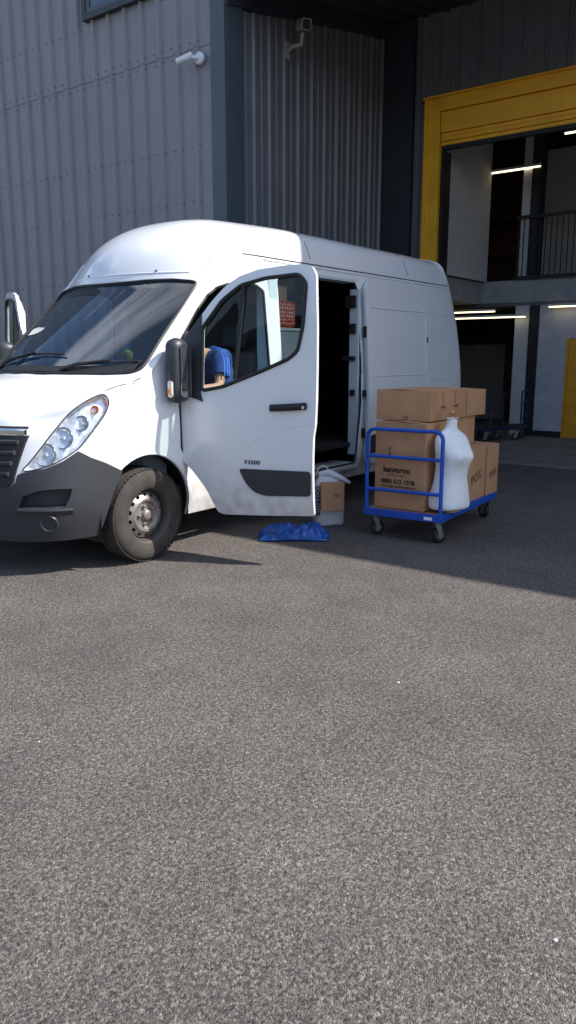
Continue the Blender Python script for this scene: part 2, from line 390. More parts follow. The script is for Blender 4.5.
M_strip = mat('strip_light_glow', (1, .95, .8), .5, emit=((1, .84, .52), 1.7))
M_case = mat('strip_case', (.5, .5, .5), .5)
def strip(x, y0, y1, z, label):
    t = thing('strip_light', label, 'light', (x, (y0+y1)/2, z), 0, 'strip lights in the warehouse')
    h = (y1-y0)/2
    MB().box(-.02, .02, -h, h, 0, .02).build('tube', M_strip, t)
    MB().box(-.035, .035, -h-.01, h+.01, .021, .06).build('housing', M_case, t)
strip(-10.62, -.98, -.06, 4.78, 'lit strip light below the upper ceiling by the pale column')
strip(-10.6, .34, 1.5, 5.25, 'lit strip light at the top right corner of the doorway')
strip(-10.72, -2.2, -.82, 2.31, 'shorter lit strip light under the mezzanine beside the van roof')
strip(-10.50, -1.85, -.14, 2.185, 'long lit strip light under the mezzanine ending at the pale column')
strip(-10.45, .31, 1.3, 2.34, 'lit strip light above the white partition by the yellow inner door')
# railing on the mezzanine edge
rl = thing('railing', 'dark metal balustrade on the edge of the upper floor', 'railing', (IX+.05, -.4, 2.862))
MB().box(-.03, .03, 0, 5, 1.06, 1.11).build('top_rail', M_blk, rl)
MB().box(-.03, .03, 0, 5, .0, .06).build('bottom_rail', M_blk, rl)
for i in range(33): MB().box(-.008, .008, .03+i*.1-.008, .03+i*.1+.008, .06, 1.06).build('baluster', M_blk, rl)

# unseen dark unit across the yard, added for the door glass to reflect
nb = thing('reflection_warehouse', 'long grey industrial unit added out of view in front of the van for reflections', 'warehouse', (34, 0, 0))
MB().box(0, 12, -60, 60, 0, 7.2).build('wall', mat('facing_wall', (.16, .17, .18), .7, var=.2, vscale=.4), nb)
MB().box(-.3, 12.3, -60.3, 60.3, 7.2, 7.9).build('roof', M_trim, nb)
for k in range(9):
    y = -52+k*13; d_ = MB().box(-.12, -.002, y-2.2, y+2.2, 0, 4.6).build('roller_door', mat('roller_door_grey', (.10, .11, .12), .5, var=.1), nb)
    w_ = MB().box(-.08, -.003, y+3.6, y+6.6, 1.0, 2.4).build('window', M_glassdark, nb)

# ------------------------------------------------------------------ van
M_paint = mat('van_white', (.78, .79, .81), .2, var=.025, vscale=2, coat=.6, dirt=((.36, .31, .23), .80, .8))
M_plast = mat('bumper_plastic', (.030, .033, .040), .5, var=.12, vscale=5, bump=.15, bscale=300)
M_plast2 = mat('trim_plastic', (.03, .034, .042), .45, var=.1)
M_rub = mat('rubber', (.012, .012, .013), .6)
M_tyre = mat('tyre', (.045, .039, .034), .85, var=.35, vscale=9, bump=.3, bscale=90)
M_rim = mat('steel_rim', (.27, .24, .225), .45, metal=.55, var=.18, vscale=18)
M_chr = mat('chrome', (.82, .84, .86), .12, metal=1, var=.02)
M_seam = mat('panel_gap', (.025, .027, .032), .7)
M_int = mat('cab_dark', (.025, .027, .032), .75)
M_dash = mat('dash_grey', (.07, .085, .10), .6)
M_inner = mat('bare_inner', (.55, .62, .66), .4, var=.05)
M_cargo_shade = mat('cargo_shade_lining', (.012, .011, .011), .8)  # near-black colour stands in for the lack of light in the cargo space
M_gl = glass('side_glass', (.80, .88, .87), .01, 1.45)
M_ws = glass('windscreen_glass', (.44, .57, .68), .01, 2.1)
M_lens = glass('clear_lens', (.95, .97, 1.0), .03, 1.45)
M_amb = mat('amber_lens', (.85, .22, .02), .25)
M_badge = mat('badge_dark', (.05, .055, .06), .4)

van = thing('panel_van', 'white high roof panel van with its doors open, parked in front of the warehouse', 'van', (0, 0, 0))

# control net --------------------------------------------------------------
# side stations (tail to nose): levels from sill to upper edge
def side_col(x, top, ys=(.955, .995, 1.0, 1.005, .995, .96), zs=(.28, .48, .75, 1.02, 1.36, 1.9)):
    return [(x, y, z) for y, z in zip(ys, zs)]+[top]
S = []
for x in (-5.37, -5.25, -4.6, -3.8, -3.0, -2.2, -1.7, -1.35):
    S.append(side_col(x, (x, .925, 2.325)))
S[0] = [(-5.37, y-.03, z) for (_, y, z) in S[0][:4]]+[(-5.365, .965, 1.36), (-5.27, .925, 1.9), (-5.11, .90, 2.32)]
S[1] = S[1][:4]+[(-5.25, .995, 1.36), (-5.17, .955, 1.9), (-5.0, .922, 2.325)]
S.append(side_col(-1.08, (-1.08, .917, 2.23), ys=(.955, .995, 1.0, 1.005, .995, .955)))
S.append(side_col(-.95, (-.95, .925, 2.13), zs=(.28, .48, .75, 1.02, 1.36, 1.80)))
S.append(side_col(-.88, (-.87, .937, 2.05), zs=(.28, .48, .75, 1.02, 1.36, 1.75)))
S.append(side_col(-.80, (-.79, .945, 1.99), ys=(.955, .995, 1.0, 1.005, .998, .97), zs=(.28, .48, .75, 1.02, 1.35, 1.70)))
S.append(side_col(-.53, (-.49, .958, 1.68), ys=(.955, .995, 1.0, 1.005, .998, .98), zs=(.28, .48, .75, 1.0, 1.28, 1.50)))
S.append(side_col(-.20, (-.13, .967, 1.355), ys=(.955, .995, 1.0, 1.005, .998, .985), zs=(.28, .46, .72, .96, 1.13, 1.26)))
S.append(side_col(.12, (.11, .952, 1.292), ys=(.95, .99, .997, .995, .985, .965), zs=(.28, .45, .68, .90, 1.06, 1.20)))
S.append(side_col(.36, (.36, .905, 1.205), ys=(.93, .965, .968, .962, .95, .925), zs=(.27, .44, .64, .82, .97, 1.11)))
# corner column
S.append([(.60, .82, .26), (.63, .85, .43), (.63, .855, .60), (.60, .84, .76), (.57, .82, .90), (.545, .80, 1.0), (.50, .775, 1.09)])
# nose columns to the centre
NZ = [
 [(.76, .58, .25), (.79, .60, .42), (.79, .60, .60), (.765, .59, .76), (.74, .58, .89), (.715, .57, .99), (.67, .56, 1.07)],
 [(.83, .30, .25), (.86, .31, .42), (.86, .31, .60), (.835, .31, .76), (.81, .31, .89), (.785, .30, .99), (.745, .29, 1.085)],
 [(.845, 0, .25), (.875, 0, .42), (.875, 0, .60), (.85, 0, .76), (.825, 0, .89), (.80, 0, .99), (.76, 0, 1.09)]]
# inner points of the top for every station: (x, y, z) at three lanes then centre
T = []
for x in (-5.03, -4.96, -4.6, -3.8, -3.0, -2.2):
    dz = {-5.03: -.07, -4.96: -.015}.get(x, 0)
    T.append([(x, .80, 2.57+dz), (x, .42, 2.67+dz*1.3), (x, 0, 2.70+dz*1.4)])
T.append([(-1.75, .80, 2.545), (-1.72, .42, 2.655), (-1.72, 0, 2.685)])
T.append([(-1.40, .84, 2.46), (-1.40, .46, 2.63), (-1.38, 0, 2.66)])
T.append([(-1.14, .835, 2.38), (-1.10, .47, 2.535), (-1.06, 0, 2.565)])
T.append([(-.99, .82, 2.265), (-.855, .47, 2.345), (-.79, 0, 2.37)])
T.append([(-.885, .835, 2.135), (-.73, .46, 2.145), (-.655, 0, 2.15)])
T.append([(-.80, .86, 2.05), (-.68, .45, 2.055), (-.61, 0, 2.06)])
T.append([(-.445, .905, 1.705), (-.26, .46, 1.71), (-.165, 0, 1.72)])
T.append([(-.065, .937, 1.345), (.185, .48, 1.355), (.31, 0, 1.36)])
T.append([(.165, .885, 1.292), (.41, .43, 1.305), (.49, 0, 1.31)])
T.append([(.43, .79, 1.195), (.60, .37, 1.22), (.65, 0, 1.225)])

def build_body_mesh():
    bm = bmesh.new(); ns = len(S)-1      # last of S is the corner
    L_ = {}; 
    def V(key, p):
        if key not in L_: L_[key] = bm.verts.new(p)
        return L_[key]
    def mir(p): return (p[0], -p[1], p[2])
    # perimeter columns: left tail .. corner, nose, right corner .. right tail
    per = [('s', i, 1) for i in range(ns+1)]+[('n', 0, 1), ('n', 1, 1), ('n', 2, 1), ('n', 1, -1), ('n', 0, -1)]+[('s', i, -1) for i in range(ns, -1, -1)]
    cols = []
    for kind, i, sg in per:
        src = S[i] if kind == 's' else NZ[i]
        cols.append([V((kind, i, sg, k), p if sg > 0 else mir(p)) for k, p in enumerate(src)])
    for a, b in zip(cols[:-1], cols[1:]):
        for k in range(6): bm.faces.new((a[k], b[k], b[k+1], a[k+1]))
    # top grid
    rows = []
    for i in range(ns):
        l = V(('s', i, 1, 6), 0); r = V(('s', i, -1, 6), 0)
        ins = [V(('t', i, 1, k), T[i][k]) for k in range(3)]+[V(('t', i, -1, k), mir(T[i][k])) for k in (1, 0)]
        rows.append([l]+ins+[r])
    rows.append([V(('s', ns, 1, 6), 0), V(('n', 0, 1, 6), 0), V(('n', 1, 1, 6), 0), V(('n', 2, 1, 6), 0), V(('n', 1, -1, 6), 0), V(('n', 0, -1, 6), 0), V(('s', ns, -1, 6), 0)])
    # make rows equal in count: lanes are edge,.80,.42,0 -> 7 points against nose 7 points
    fixed = []
    for i, r in enumerate(rows):
        if len(r) == 7: fixed.append(r)
    rows = []
    for i in range(ns):
        l = V(('s', i, 1, 6), 0); r = V(('s', i, -1, 6), 0)
        rows.append([l]+[V(('t', i, 1, k), 0) for k in (0, 1, 2)]+[V(('t', i, -1, k), 0) for k in (1, 0)]+[r])
    rows.append([V(('s', ns, 1, 6), 0), V(('n', 0, 1, 6), 0), V(('n', 1, 1, 6), 0), V(('n', 2, 1, 6), 0), V(('n', 1, -1, 6), 0), V(('n', 0, -1, 6), 0), V(('s', ns, -1, 6), 0)])
    for a, b in zip(rows[:-1], rows[1:]):
        for k in range(6): bm.faces.new((a[k], a[k+1], b[k+1], b[k]))
    # tail: grid between left and right tail columns
    prev = [V(('s', 0, 1, 0), 0)]+[V(('r', 0, k), (-5.37, y, .28)) for k, y in enumerate((.6, .3, 0, -.3, -.6))]+[V(('s', 0, -1, 0), 0)]
    for lv in range(1, 7):
        if lv == 6: cur = rows[0]
        else:
            z = S[0][lv][2]; xr = S[0][lv][0]-.015
            cur = [V(('s', 0, 1, lv), 0)]+[V(('r', lv, k), (xr, y, z)) for k, y in enumerate((.6, .3, 0, -.3, -.6))]+[V(('s', 0, -1, lv), 0)]
        for k in range(6): bm.faces.new((prev[k], cur[k], cur[k+1], prev[k+1]))
        prev = cur
    cl = bm.edges.layers.float.new('crease_edge')
    def cr(a, b, v):
        e = bm.edges.get((a, b))
        if e: e[cl] = v
    for i in range(ns):
        for sg in (1, -1):
            c = .75 if i < 7 else (.15 if i < 11 else (.5 if i < 13 else .2))
            cr(V(('s', i, sg, 6), 0), V(('s', i+1, sg, 6), 0), c)
    for i in range(7, 11):
        for sg in (1, -1): cr(V(('t', i, sg, 0), 0), V(('t', i+1, sg, 0), 0), .8)
    for sg in (1, -1): cr(V(('s', 6, sg, 6), 0), V(('t', 7, sg, 0), 0), .0)
    for i in range(0, 7):
        for sg in (1, -1): cr(V(('t', i, sg, 0), 0), V(('t', i+1, sg, 0), 0), .3)
    # windscreen frame rows and sides
    for ri in (11, 13):
        for k in range(1, 5): cr(rows[ri][k], rows[ri][k+1], .75)
    for ri in (11, 12):
        for k in (1, 5): cr(rows[ri][k], rows[ri+1][k], .75)
    for k in range(6): cr(rows[-1][k], rows[-1][k+1], .5)
    for k in range(6):
        for sg in (1, -1): cr(V(('s', 0, sg, k), 0), V(('s', 0, sg, k+1), 0), .6)
    bmesh.ops.recalc_face_normals(bm, faces=bm.faces)
    me = bpy.data.meshes.new('cage'); bm.to_mesh(me); bm.free(); return me

def evaluated(o):
    bpy.context.view_layer.update()
    dg = bpy.context.evaluated_depsgraph_get(); me = bpy.data.meshes.new_from_object(o.evaluated_get(dg)); return me
cage = bpy.data.objects.new('cage', build_body_mesh()); C.objects.link(cage)
q = cage.modifiers.new('s', 'SUBSURF'); q.levels = 3; q.render_levels = 3
goal = [v.co.copy() for v in cage.data.vertices]
for it in range(5):                        # move the control net until the smooth surface passes through it
    ev = evaluated(cage)
    for v, g_ in zip(cage.data.vertices, goal): v.co += (g_-ev.vertices[v.index].co)*(.6 if it < 3 else .35)
    cage.data.update()
skin = evaluated(cage); bpy.data.objects.remove(cage)
# check orientation: roof normals must point up
s_ = sum(p.normal.z*p.area for p in skin.polygons if p.center.z > 2.3)
if s_ < 0: skin.flip_normals()
bvh = BVHTree.FromPolygons([v.co.copy() for v in skin.vertices], [list(p.vertices) for p in skin.polygons])

def shell(th, off):
    """thick copy of the skin: outer face at off (outwards +), thickness th inwards"""
    me = skin.copy()
    if off:
        nr = [v.normal.copy() for v in me.vertices]
        for v, n_ in zip(me.vertices, nr): v.co += n_*off
    o = bpy.data.objects.new('shell', me); C.objects.link(o)
    so_ = o.modifiers.new('so', 'SOLIDIFY'); so_.thickness = th; so_.offset = -1
    m2 = evaluated(o); bpy.data.objects.remove(o); return m2

def boolean(me, cut, op):
    for k in range(4):                      # nudge the cutter when the solver meets a degenerate case
        c = cut.copy()
        if k: c.transform(Matrix.Translation((.0004*k, .0006*k, .0005*k)))
        a = bpy.data.objects.new('a', me.copy()); C.objects.link(a); b = bpy.data.objects.new('b', c); C.objects.link(b)
        m = a.modifiers.new('b', 'BOOLEAN'); m.object = b; m.operation = op; m.solver = 'EXACT'; m.use_self = (k == 1)
        r = evaluated(a); bpy.data.objects.remove(a); bpy.data.objects.remove(b)
        if len(r.vertices) > 8 and not (op == 'DIFFERENCE' and len(r.vertices) < .3*len(me.vertices)): return r
    print('BOOLEAN FAILED'); return r

def cutter(mb):
    bmesh.ops.remove_doubles(mb.bm, verts=mb.bm.verts, dist=1e-6)
    bmesh.ops.recalc_face_normals(mb.bm, faces=mb.bm.faces)
    me = bpy.data.meshes.new('cut'); mb.bm.to_mesh(me); mb.bm.free(); return me
def xz_prism(loop, y0, y1):
    return cutter(MB().prism([(x, y0, z) for x, z in loop], (0, y1-y0, 0)))
def link(name, me, m, parent=van, ang=32, loc=None):
    me.name = name; me.materials.clear(); me.materials.append(m)
    for p in me.polygons: p.use_smooth = True; p.material_index = 0
    me.set_sharp_from_angle(angle=R(ang))
    o = bpy.data.objects.new(name, me); C.objects.link(o); o.parent = parent
    if loc: o.location = loc
    return o
def mirror_me(me):
    m = me.copy(); m.transform(Matrix.Diagonal((1, -1, 1, 1))); m.flip_normals(); return m
def on_skin(o, d):
    """first hit on the outer skin from point o along d"""
    h = bvh.ray_cast(Vector(o), Vector(d).normalized()); return h[0], h[1]
def side_pt(x, z, sg=1, off=.0):
    h, n_ = on_skin((x, 3*sg, z), (0, -sg, 0)); return h+Vector((0, sg*off, 0)) if h else Vector((x, sg, z))
def top_pt(x, y, off=0.0):
    h, n_ = on_skin((x, y, 4), (0, 0, -1)); return h+n_*off

# outlines in (x, z) --------------------------------------------------------
HX = -.42
door_out = [(HX-u, z) for u, z in [(1.100, .38), (1.098, .522), (1.095, .678), (1.095, .811), (1.10, .944), (1.115, 1.03), (1.120, 1.2), (1.118, 1.4), (1.11, 1.68), (1.09, 2.03), (1.06, 2.085), (.98, 2.105), (.879, 2.105), (.639, 2.088), (.486, 2.05), (.37, 1.985), (.25, 1.875), (.08, 1.69), (-.031, 1.56), (-.045, 1.17), (-.037, .869), (-.02, .74), (.03, .69), (.084, .645), (.145, .58), (.211, .50), (.25, .42), (.29, .335), (.34, .32), (.7, .345)]]
win_out = round_poly([(HX-u, z) for u, z in [(.19, 1.245), (.184, 1.695), (.351, 1.885), (.50, 1.985), (.70, 2.025), (.96, 2.04), (1.02, 1.98), (1.005, 1.70), (.97, 1.53), (.90, 1.475), (.70, 1.395), (.367, 1.275)]], .03)
door_hole = round_poly([(HX-u, z) for u, z in [(1.075, .46), (1.075, 1.0), (1.085, 1.4), (1.06, 2.03), (.95, 2.075), (.639, 2.06), (.486, 2.02), (.37, 1.955), (.25, 1.845), (.10, 1.67), (.0, 1.55), (-.02, 1.17), (-.01, .80), (.06, .73), (.12, .67), (.19, .58), (.25, .50), (.30, .455)]], .03)
slide_hole = round_poly([(-1.68, .42), (-2.92, .42), (-2.98, 1.0), (-2.99, 1.4), (-2.98, 2.15), (-2.90, 2.22), (-1.78, 2.22), (-1.68, 2.15)], .05)
slide_out = round_poly([(-1.66, .40), (-2.96, .40), (-3.01, 1.0), (-3.02, 1.4), (-3.0, 2.18), (-2.92, 2.25), (-1.76, 2.25), (-1.66, 2.17)], .05)
def arch_loop(cx, r, zc=.36, n=28):
    p = [(cx+r*math.cos(R(200-220*k/n)), zc+r*1.02*math.sin(R(200-220*k/n))) for k in range(n+1)]
    return [(cx-r*.97, 0.0)]+p+[(cx+r*.97, 0.0)]
# windscreen outline in the plane through its base: (y, t)
WO = Vector((.28, 0, 1.39)); WS = Vector((-.795, 0, .606)); WN = Vector((.606, 0, .795))
def ws3(y, t, dn=0): return WO+WS*t+Vector((0, y, 0))+WN*dn
half = [(.0, -.025), (.25, .0), (.46, .07), (.70, .17), (.86, .255), (.912, .315), (.915, .39), (.885, .66), (.865, .95), (.845, 1.20), (.83, 1.262), (.78, 1.268), (.62, 1.245), (.42, 1.195), (.2, 1.15), (0, 1.135)]
ws_loop = round_poly(half+[(-y, t) for y, t in reversed(half[1:-1])], .03, 2)
def ws_cut(grow=0, d0=-.30, d1=.5):
    c = (0, .7); pts = [ws3(y*(1+grow), c[1]+(t-c[1])*(1+grow*1.3), d0) for y, t in ws_loop]
    return cutter(MB().prism(pts, WN*(d1-d0)))

# body shell -----------------------------------------------------------------
body = shell(.022, 0)
for sg in (1, -1):
    dh = [(x, z) for x, z in door_hole]
    body = boolean(body, xz_prism(dh, sg*.72, sg*1.3), 'DIFFERENCE')
body = boolean(body, xz_prism(slide_hole, .7, 1.3), 'DIFFERENCE')
for cx in (-.065, -4.36):
    for sg in (1, -1): body = boolean(body, xz_prism(arch_loop(cx, .43), sg*.5, sg*1.3), 'DIFFERENCE')
body = boolean(body, ws_cut(), 'DIFFERENCE')
# windscreen: thin slice of the same surface, with its black border and rubber
wsg = boolean(shell(.005, -.004), ws_cut(-.002), 'INTERSECT'); ws_o = link('windscreen', wsg, M_ws)
def strip_on(pts3, r, name, m, parent, n=6, closed=False): return MB().tube(pts3, r, n, closed=closed).build(name, m, parent, smooth=60)
rim = []
for y, t in ws_loop:
    p = ws3(y*.998, .7+(t-.7)*.997, .6); h, n_ = on_skin(p, -WN); rim.append(h+n_*.001)
strip_on(rim, .012, 'windscreen_rubber', M_rub, ws_o, closed=True)

# wheel arch liners
for cx in (-.065, -4.36):
    for sg in (1, -1):
        m_ = MB(); lp = arch_loop(cx, .432)[1:-1]
        ring0 = [(x, sg*.975, z) for x, z in lp]; ring1 = [(x, sg*.55, z) for x, z in lp]
        m_.rings([ring0, ring1], close=False); m_.prism(ring1+[(lp[-1][0], sg*.55, .2), (lp[0][0], sg*.55, .2)], (0, -sg*.01, 0))
        m_.build('wheel_arch_liner', M_rub, van, smooth=40)
        # rolled arch lip
        pts = [side_pt(x, z, sg, .001) for x, z in arch_loop(cx, .433)[3:-3]]
        strip_on(pts, .009, 'arch_lip', M_paint, van)

# wheels ----------------------------------------------------------------------
def wheel(x, y, sg):
    t = MB()
    W = .112; RO = .345
    prof = [(.205, -W+.01), (.225, -W-.002), (.27, -W-.008), (.31, -W), (.333, -W+.018), (RO, -W+.04), (RO+.002, 0), (RO, W-.04), (.333, W-.018), (.31, W), (.27, W+.008), (.225, W+.002), (.205, W-.01)]
    t.lathe([(r, h) for r, h in prof], axis='Y', n=72, closed=True)
    for k in range(60):                                   # tread blocks
        a = 2*math.pi*k/60
        for h0, h1, da in ((-.098, -.062, .0), (-.052, -.018, .03), (-.01, .024, .0), (.034, .066, .03), (.074, .10, 0)):
            ca = a+da; ps = []
            for rr in (RO-.006, RO+.0012 if abs(h0+h1) < .13 else RO-.001):
                for hh in (h0, h1):
                    for aa in (ca-.036, ca+.036): ps.append((rr*math.sin(aa), hh, rr*math.cos(aa)))
            t.poly(ps, [(0, 1, 3, 2), (4, 6, 7, 5), (0, 4, 5, 1), (2, 3, 7, 6), (0, 2, 6, 4), (1, 5, 7, 3)])
    wh_o = bpy.data.objects.new('wheel', None); C.objects.link(wh_o); wh_o.parent = van; wh_o.location = (x, y, .345)
    if sg < 0: wh_o.rotation_euler = (0, 0, math.pi)
    t.build('tyre', M_tyre, wh_o, smooth=35)
    bz = MB()
    bz.lathe([(.212, -.09), (.196, -.085), (.188, -.06), (.186, .0), (.188, .06), (.198, .085), (.214, .098), (.218, .106), (.209, .106), (.196, .096), (.183, .07), (.180, .035), (.169, .045)], axis='Y', n=72)
    bz.build('rim_barrel', mat('rim_barrel_dark', (.07, .06, .055), .6, metal=.3) if 'rim_barrel_dark' not in bpy.data.materials else bpy.data.materials['rim_barrel_dark'], wh_o, smooth=40)
    r = MB()
    # dished centre with fourteen slots: outer ring, web pieces, inner dish
    nh = 14
    def pt(rad, a, h): return (rad*math.sin(a), h, rad*math.cos(a))
    r1, h1, r2, h2 = .170, .046, .134, .070
    for k in range(nh):
        a0 = 2*math.pi*k/nh; w_ = 2*math.pi/nh
        rect = []; hole = []
        for j in range(16):
            ang = 2*math.pi*j/16; du, dv = math.cos(ang), math.sin(ang)
            s = 1/max(abs(du), abs(dv)); uu, vv = du*s, dv*s
            rad = r2+(r1-r2)*(vv+1)/2; hh = h2+(h1-h2)*(vv+1)/2; rect.append(pt(rad, a0+w_*.5*uu, hh))
            q = .62; uu, vv = du*.50, dv*q
            rad = r2+(r1-r2)*(vv+1)/2; hh = h2+(h1-h2)*(vv+1)/2; hole.append(pt(rad, a0+w_*.5*uu, hh))
        r.rings([rect, hole, [(p[0]*.99, p[1]-.012, p[2]*.99) for p in hole]], cap0=False, cap1=False)
    r.lathe([(.134, .070), (.124, .078), (.106, .077), (.096, .066), (.088, .058), (.06, .056), (.046, .06), (.036, .085), (.028, .09), (.0, .092)], axis='Y', n=48)
    r.build('rim', M_rim, wh_o, smooth=35)
    for k in range(5):
        n_ = MB(); a = 2*math.pi*k/5+.3; n_.lathe([(.014, .055), (.014, .078), (.009, .084), (0, .085)], (.068*math.sin(a), 0, .068*math.cos(a)), 'Y', 6)
        n_.build('wheel_nut', M_rim, wh_o)
    MB().lathe([(0, -.07), (.15, -.07), (.15, .02), (0, .02)], axis='Y', n=32).build('brake_drum', M_blk, wh_o, smooth=40)
    return wh_o
for x in (-.065, -4.36):
    for sg in (1, -1): wheel(x, sg*.895, sg)

# bumper, lower plastic ---------------------------------------------------------
bump_side = [(.30, .0), (.385, .30), (.42, .50), (.385, .72), (.36, .76), (.52, .80), (.60, .815), (.70, .76), (.80, .70), (1.0, .70), (1.0, .0)]
bm_cut = xz_prism([(.40, .10), (.365, .25), (.31, .44), (.255, .577), (.18, .705), (.31, .775), (.41, .82), (.478, .865), (.571, .80), (.656, .757), (.739, .73), (.79, .70), (1.0, .69), (1.0, .10)], -1.2, 1.2)
bumper = boolean(shell(.03, .012), bm_cut, 'INTERSECT')
# recesses for the fog lamps and the lower intake
def yz_prism(loop, x0, x1): return cutter(MB().prism([(x0, y, z) for y, z in loop], (x1-x0, 0, 0)))
FOG = [(.79, .645, .492), (.765, .675, .575), (.70, .77, .612), (.60, .865, .622), (.545, .915, .618), (.56, .905, .555), (.585, .885, .50), (.67, .80, .488)]
FD = Vector((.80, .60, .05)).normalized()
def fog_cut(sg, d0=-.10, d1=.25): return cutter(MB().prism([(x+FD.x*d0, sg*(y+FD.y*d0), z+FD.z*d0) for x, y, z in FOG], (FD.x*(d1-d0), sg*FD.y*(d1-d0), FD.z*(d1-d0))))
for sg in (1, -1): bumper = boolean(bumper, fog_cut(sg), 'DIFFERENCE')
bumper = boolean(bumper, yz_prism(round_poly([(-.36, .33), (.36, .33), (.40, .44), (-.40, .44)], .03), .6, 1.2), 'DIFFERENCE')
for sg in (1, -1): body = boolean(body, fog_cut(sg, -.11), 'DIFFERENCE')
body = boolean(body, yz_prism(round_poly([(-.37, .32), (.37, .32), (.41, .45), (-.41, .45)], .03), .6, 1.2), 'DIFFERENCE')
link('body', body, M_paint)
bumper = boolean(bumper, cutter(MB().prism([(.3, y, z) for y, z in ((-.68, 1.1), (-.625, .665), (-.585, .635), (.585, .635), (.625, .665), (.68, 1.1))], (.9, 0, 0))), 'DIFFERENCE')
link('bumper', bumper, M_plast, ang=40)

# ---- front end -----------------------------------------------------------------
HL = [(.739, .653, .746), (.705, .689, .799), (.64, .739, .898), (.558, .78, 1.008), (.472, .815, 1.105), (.395, .872, 1.177), (.312, .908, 1.221), (.245, .925, 1.232), (.226, .948, 1.185), (.272, .956, 1.106), (.347, .947, 1.022), (.421, .927, .938), (.475, .906, .881), (.579, .844, .805), (.653, .778, .767), (.716, .698, .741)]
HD = Vector((.66, .70, .27)).normalized()
def hl_cut(sg, d0, d1, sc=1.0):
    c = sum((Vector(p) for p in HL), Vector())/len(HL)
    pts = []
    for p in HL:
        q = c+(Vector(p)-c)*sc+HD*d0; pts.append((q.x, q.y*sg, q.z))
    return cutter(MB().prism(pts, (HD.x*(d1-d0), HD.y*sg*(d1-d0), HD.z*(d1-d0))))
body_o = bpy.data.objects['body']
for sg in (1, -1):
    body_o.data = boolean(body_o.data.copy(), hl_cut(sg, -.10, .25), 'DIFFERENCE')
for p in body_o.data.polygons: p.use_smooth = True; p.material_index = 0
body_o.data.materials.clear(); body_o.data.materials.append(M_paint); body_o.data.set_sharp_from_angle(angle=R(32))
bo = bpy.data.objects['bumper']
for sg in (1, -1): bo.data = boolean(bo.data.copy(), hl_cut(sg, -.2, .3, 1.03), 'DIFFERENCE')
for p in bo.data.polygons: p.use_smooth = True; p.material_index = 0
bo.data.materials.clear(); bo.data.materials.append(M_plast); bo.data.set_sharp_from_angle(angle=R(40))

M_bucket = mat('lamp_bucket', (.80, .79, .77), .30, metal=.5, var=.2, vscale=18, bump=.6, bscale=28)
for sg in (1, -1):
    lens = link('headlight', boolean(shell(.004, .0), hl_cut(sg, -.16, .2, .985), 'INTERSECT'), M_lens)
    m_ = MB(); c = sum((Vector(p) for p in HL), Vector())/len(HL)
    r0 = [Vector(p)+HD*(-.006) for p in HL]; r1 = [c+(Vector(p)-c)*.93-HD*.035 for p in HL]
    f3 = lambda p: Vector((p.x, p.y*sg, p.z))
    m_.rings([[f3(p) for p in r0], [f3(p) for p in r1]], cap0=False, cap1=True)
    m_.build('lamp_bucket', M_bucket, lens)
    # reflector bowls, each facing forward
    for (bx, by, bz, br, nm) in ((.615, .74, .84, .074, 'bowl'), (.515, .805, .95, .070, 'bowl'), (.405, .868, 1.045, .050, 'bowl'), (.315, .905, 1.135, .03, 'indicator_bulb')):
        ax = Vector((.88, .42*sg, .2)).normalized(); mm = ax.to_track_quat('Z', 'Y').to_matrix().to_4x4(); mm.translation = (bx, by*sg, bz)
        b = MB(); n0 = len(b.bm.verts)
        b.lathe([(br, .0), (br*.97, .004), (br*.9, -.004), (br*.72, -.014), (br*.4, -.022), (0, -.025)], n=28)
        b.bm.transform(mm); bb = b.build(nm, M_chr if nm == 'bowl' else M_amb, lens, smooth=50)
        if nm == 'bowl':
            rk = MB().tube([mm @ Vector((br*1.02*math.cos(2*math.pi*k/28), br*1.02*math.sin(2*math.pi*k/28), .003)) for k in range(28)], .004, 6, closed=True); rk.build('bowl_rim', mat('lamp_ring', (.22, .23, .25), .3, metal=.8) if 'lamp_ring' not in bpy.data.materials else bpy.data.materials['lamp_ring'], lens, smooth=60)
            k = MB(); k.lathe([(0, .004), (.016, .001), (.022, -.008), (.022, -.024)], n=14); k.bm.transform(mm)
            k.build('bulb', M_bucket, lens, smooth=50)
    pts = [f3(Vector(p)) for p in smooth_loop(HL, 3)]; q = []
    for p in pts:
        h, n_ = on_skin(p+Vector((HD.x, HD.y*sg, HD.z))*.4, -Vector((HD.x, HD.y*sg, HD.z)))
        if h: q.append(h)
    strip_on(q, .0045, 'lamp_seal', M_seam, lens, closed=True)

# grille: dark field with slats, bright bar above
gl = [(-.655, 1.0), (-.60, .66), (-.56, .625), (.56, .625), (.60, .66), (.655, 1.0)]
gcut = lambda d: cutter(MB().prism([(.4, y*d, z if z < .9 else .972) for y, z in gl], (.7, 0, 0)))
gr_me = boolean(shell(.03, .015), gcut(1.0), 'INTERSECT')
grille = link('grille', gr_me, M_blk)
def nose_line(z, y0, y1, n=24, off=.0):
    out = []
    for i in range(n+1):
        y = y0+(y1-y0)*i/n; h, n_ = on_skin((2.2, y, z), (-1, 0, 0)); out.append(h+n_*off)
    return out
for z in (.925, .855, .785, .715):
    hw = .565+(z-.66)*.17; P1 = nose_line(z, -hw, hw, off=.012); m_ = MB()
    m_.rings([[p+Vector((.0, 0, -.016)), p+Vector((.022, 0, -.010)), p+Vector((.022, 0, .008)), p+Vector((0, 0, .016))] for p in P1])
    m_.build('grille_slat', M_plast, grille, smooth=30)
m_ = MB(); P1 = nose_line(.99, -.635, .635, off=.010)
m_.rings([[p+Vector((0, 0, -.02)), p+Vector((.016, 0, -.017)), p+Vector((.020, 0, .010)), p+Vector((0, 0, .02))] for p in P1]); m_.build('bright_bar', M_chr, grille, smooth=30)
strip_on(nose_line(1.022, -.63, .63, off=-.001), .009, 'bonnet_gap', M_seam, van)
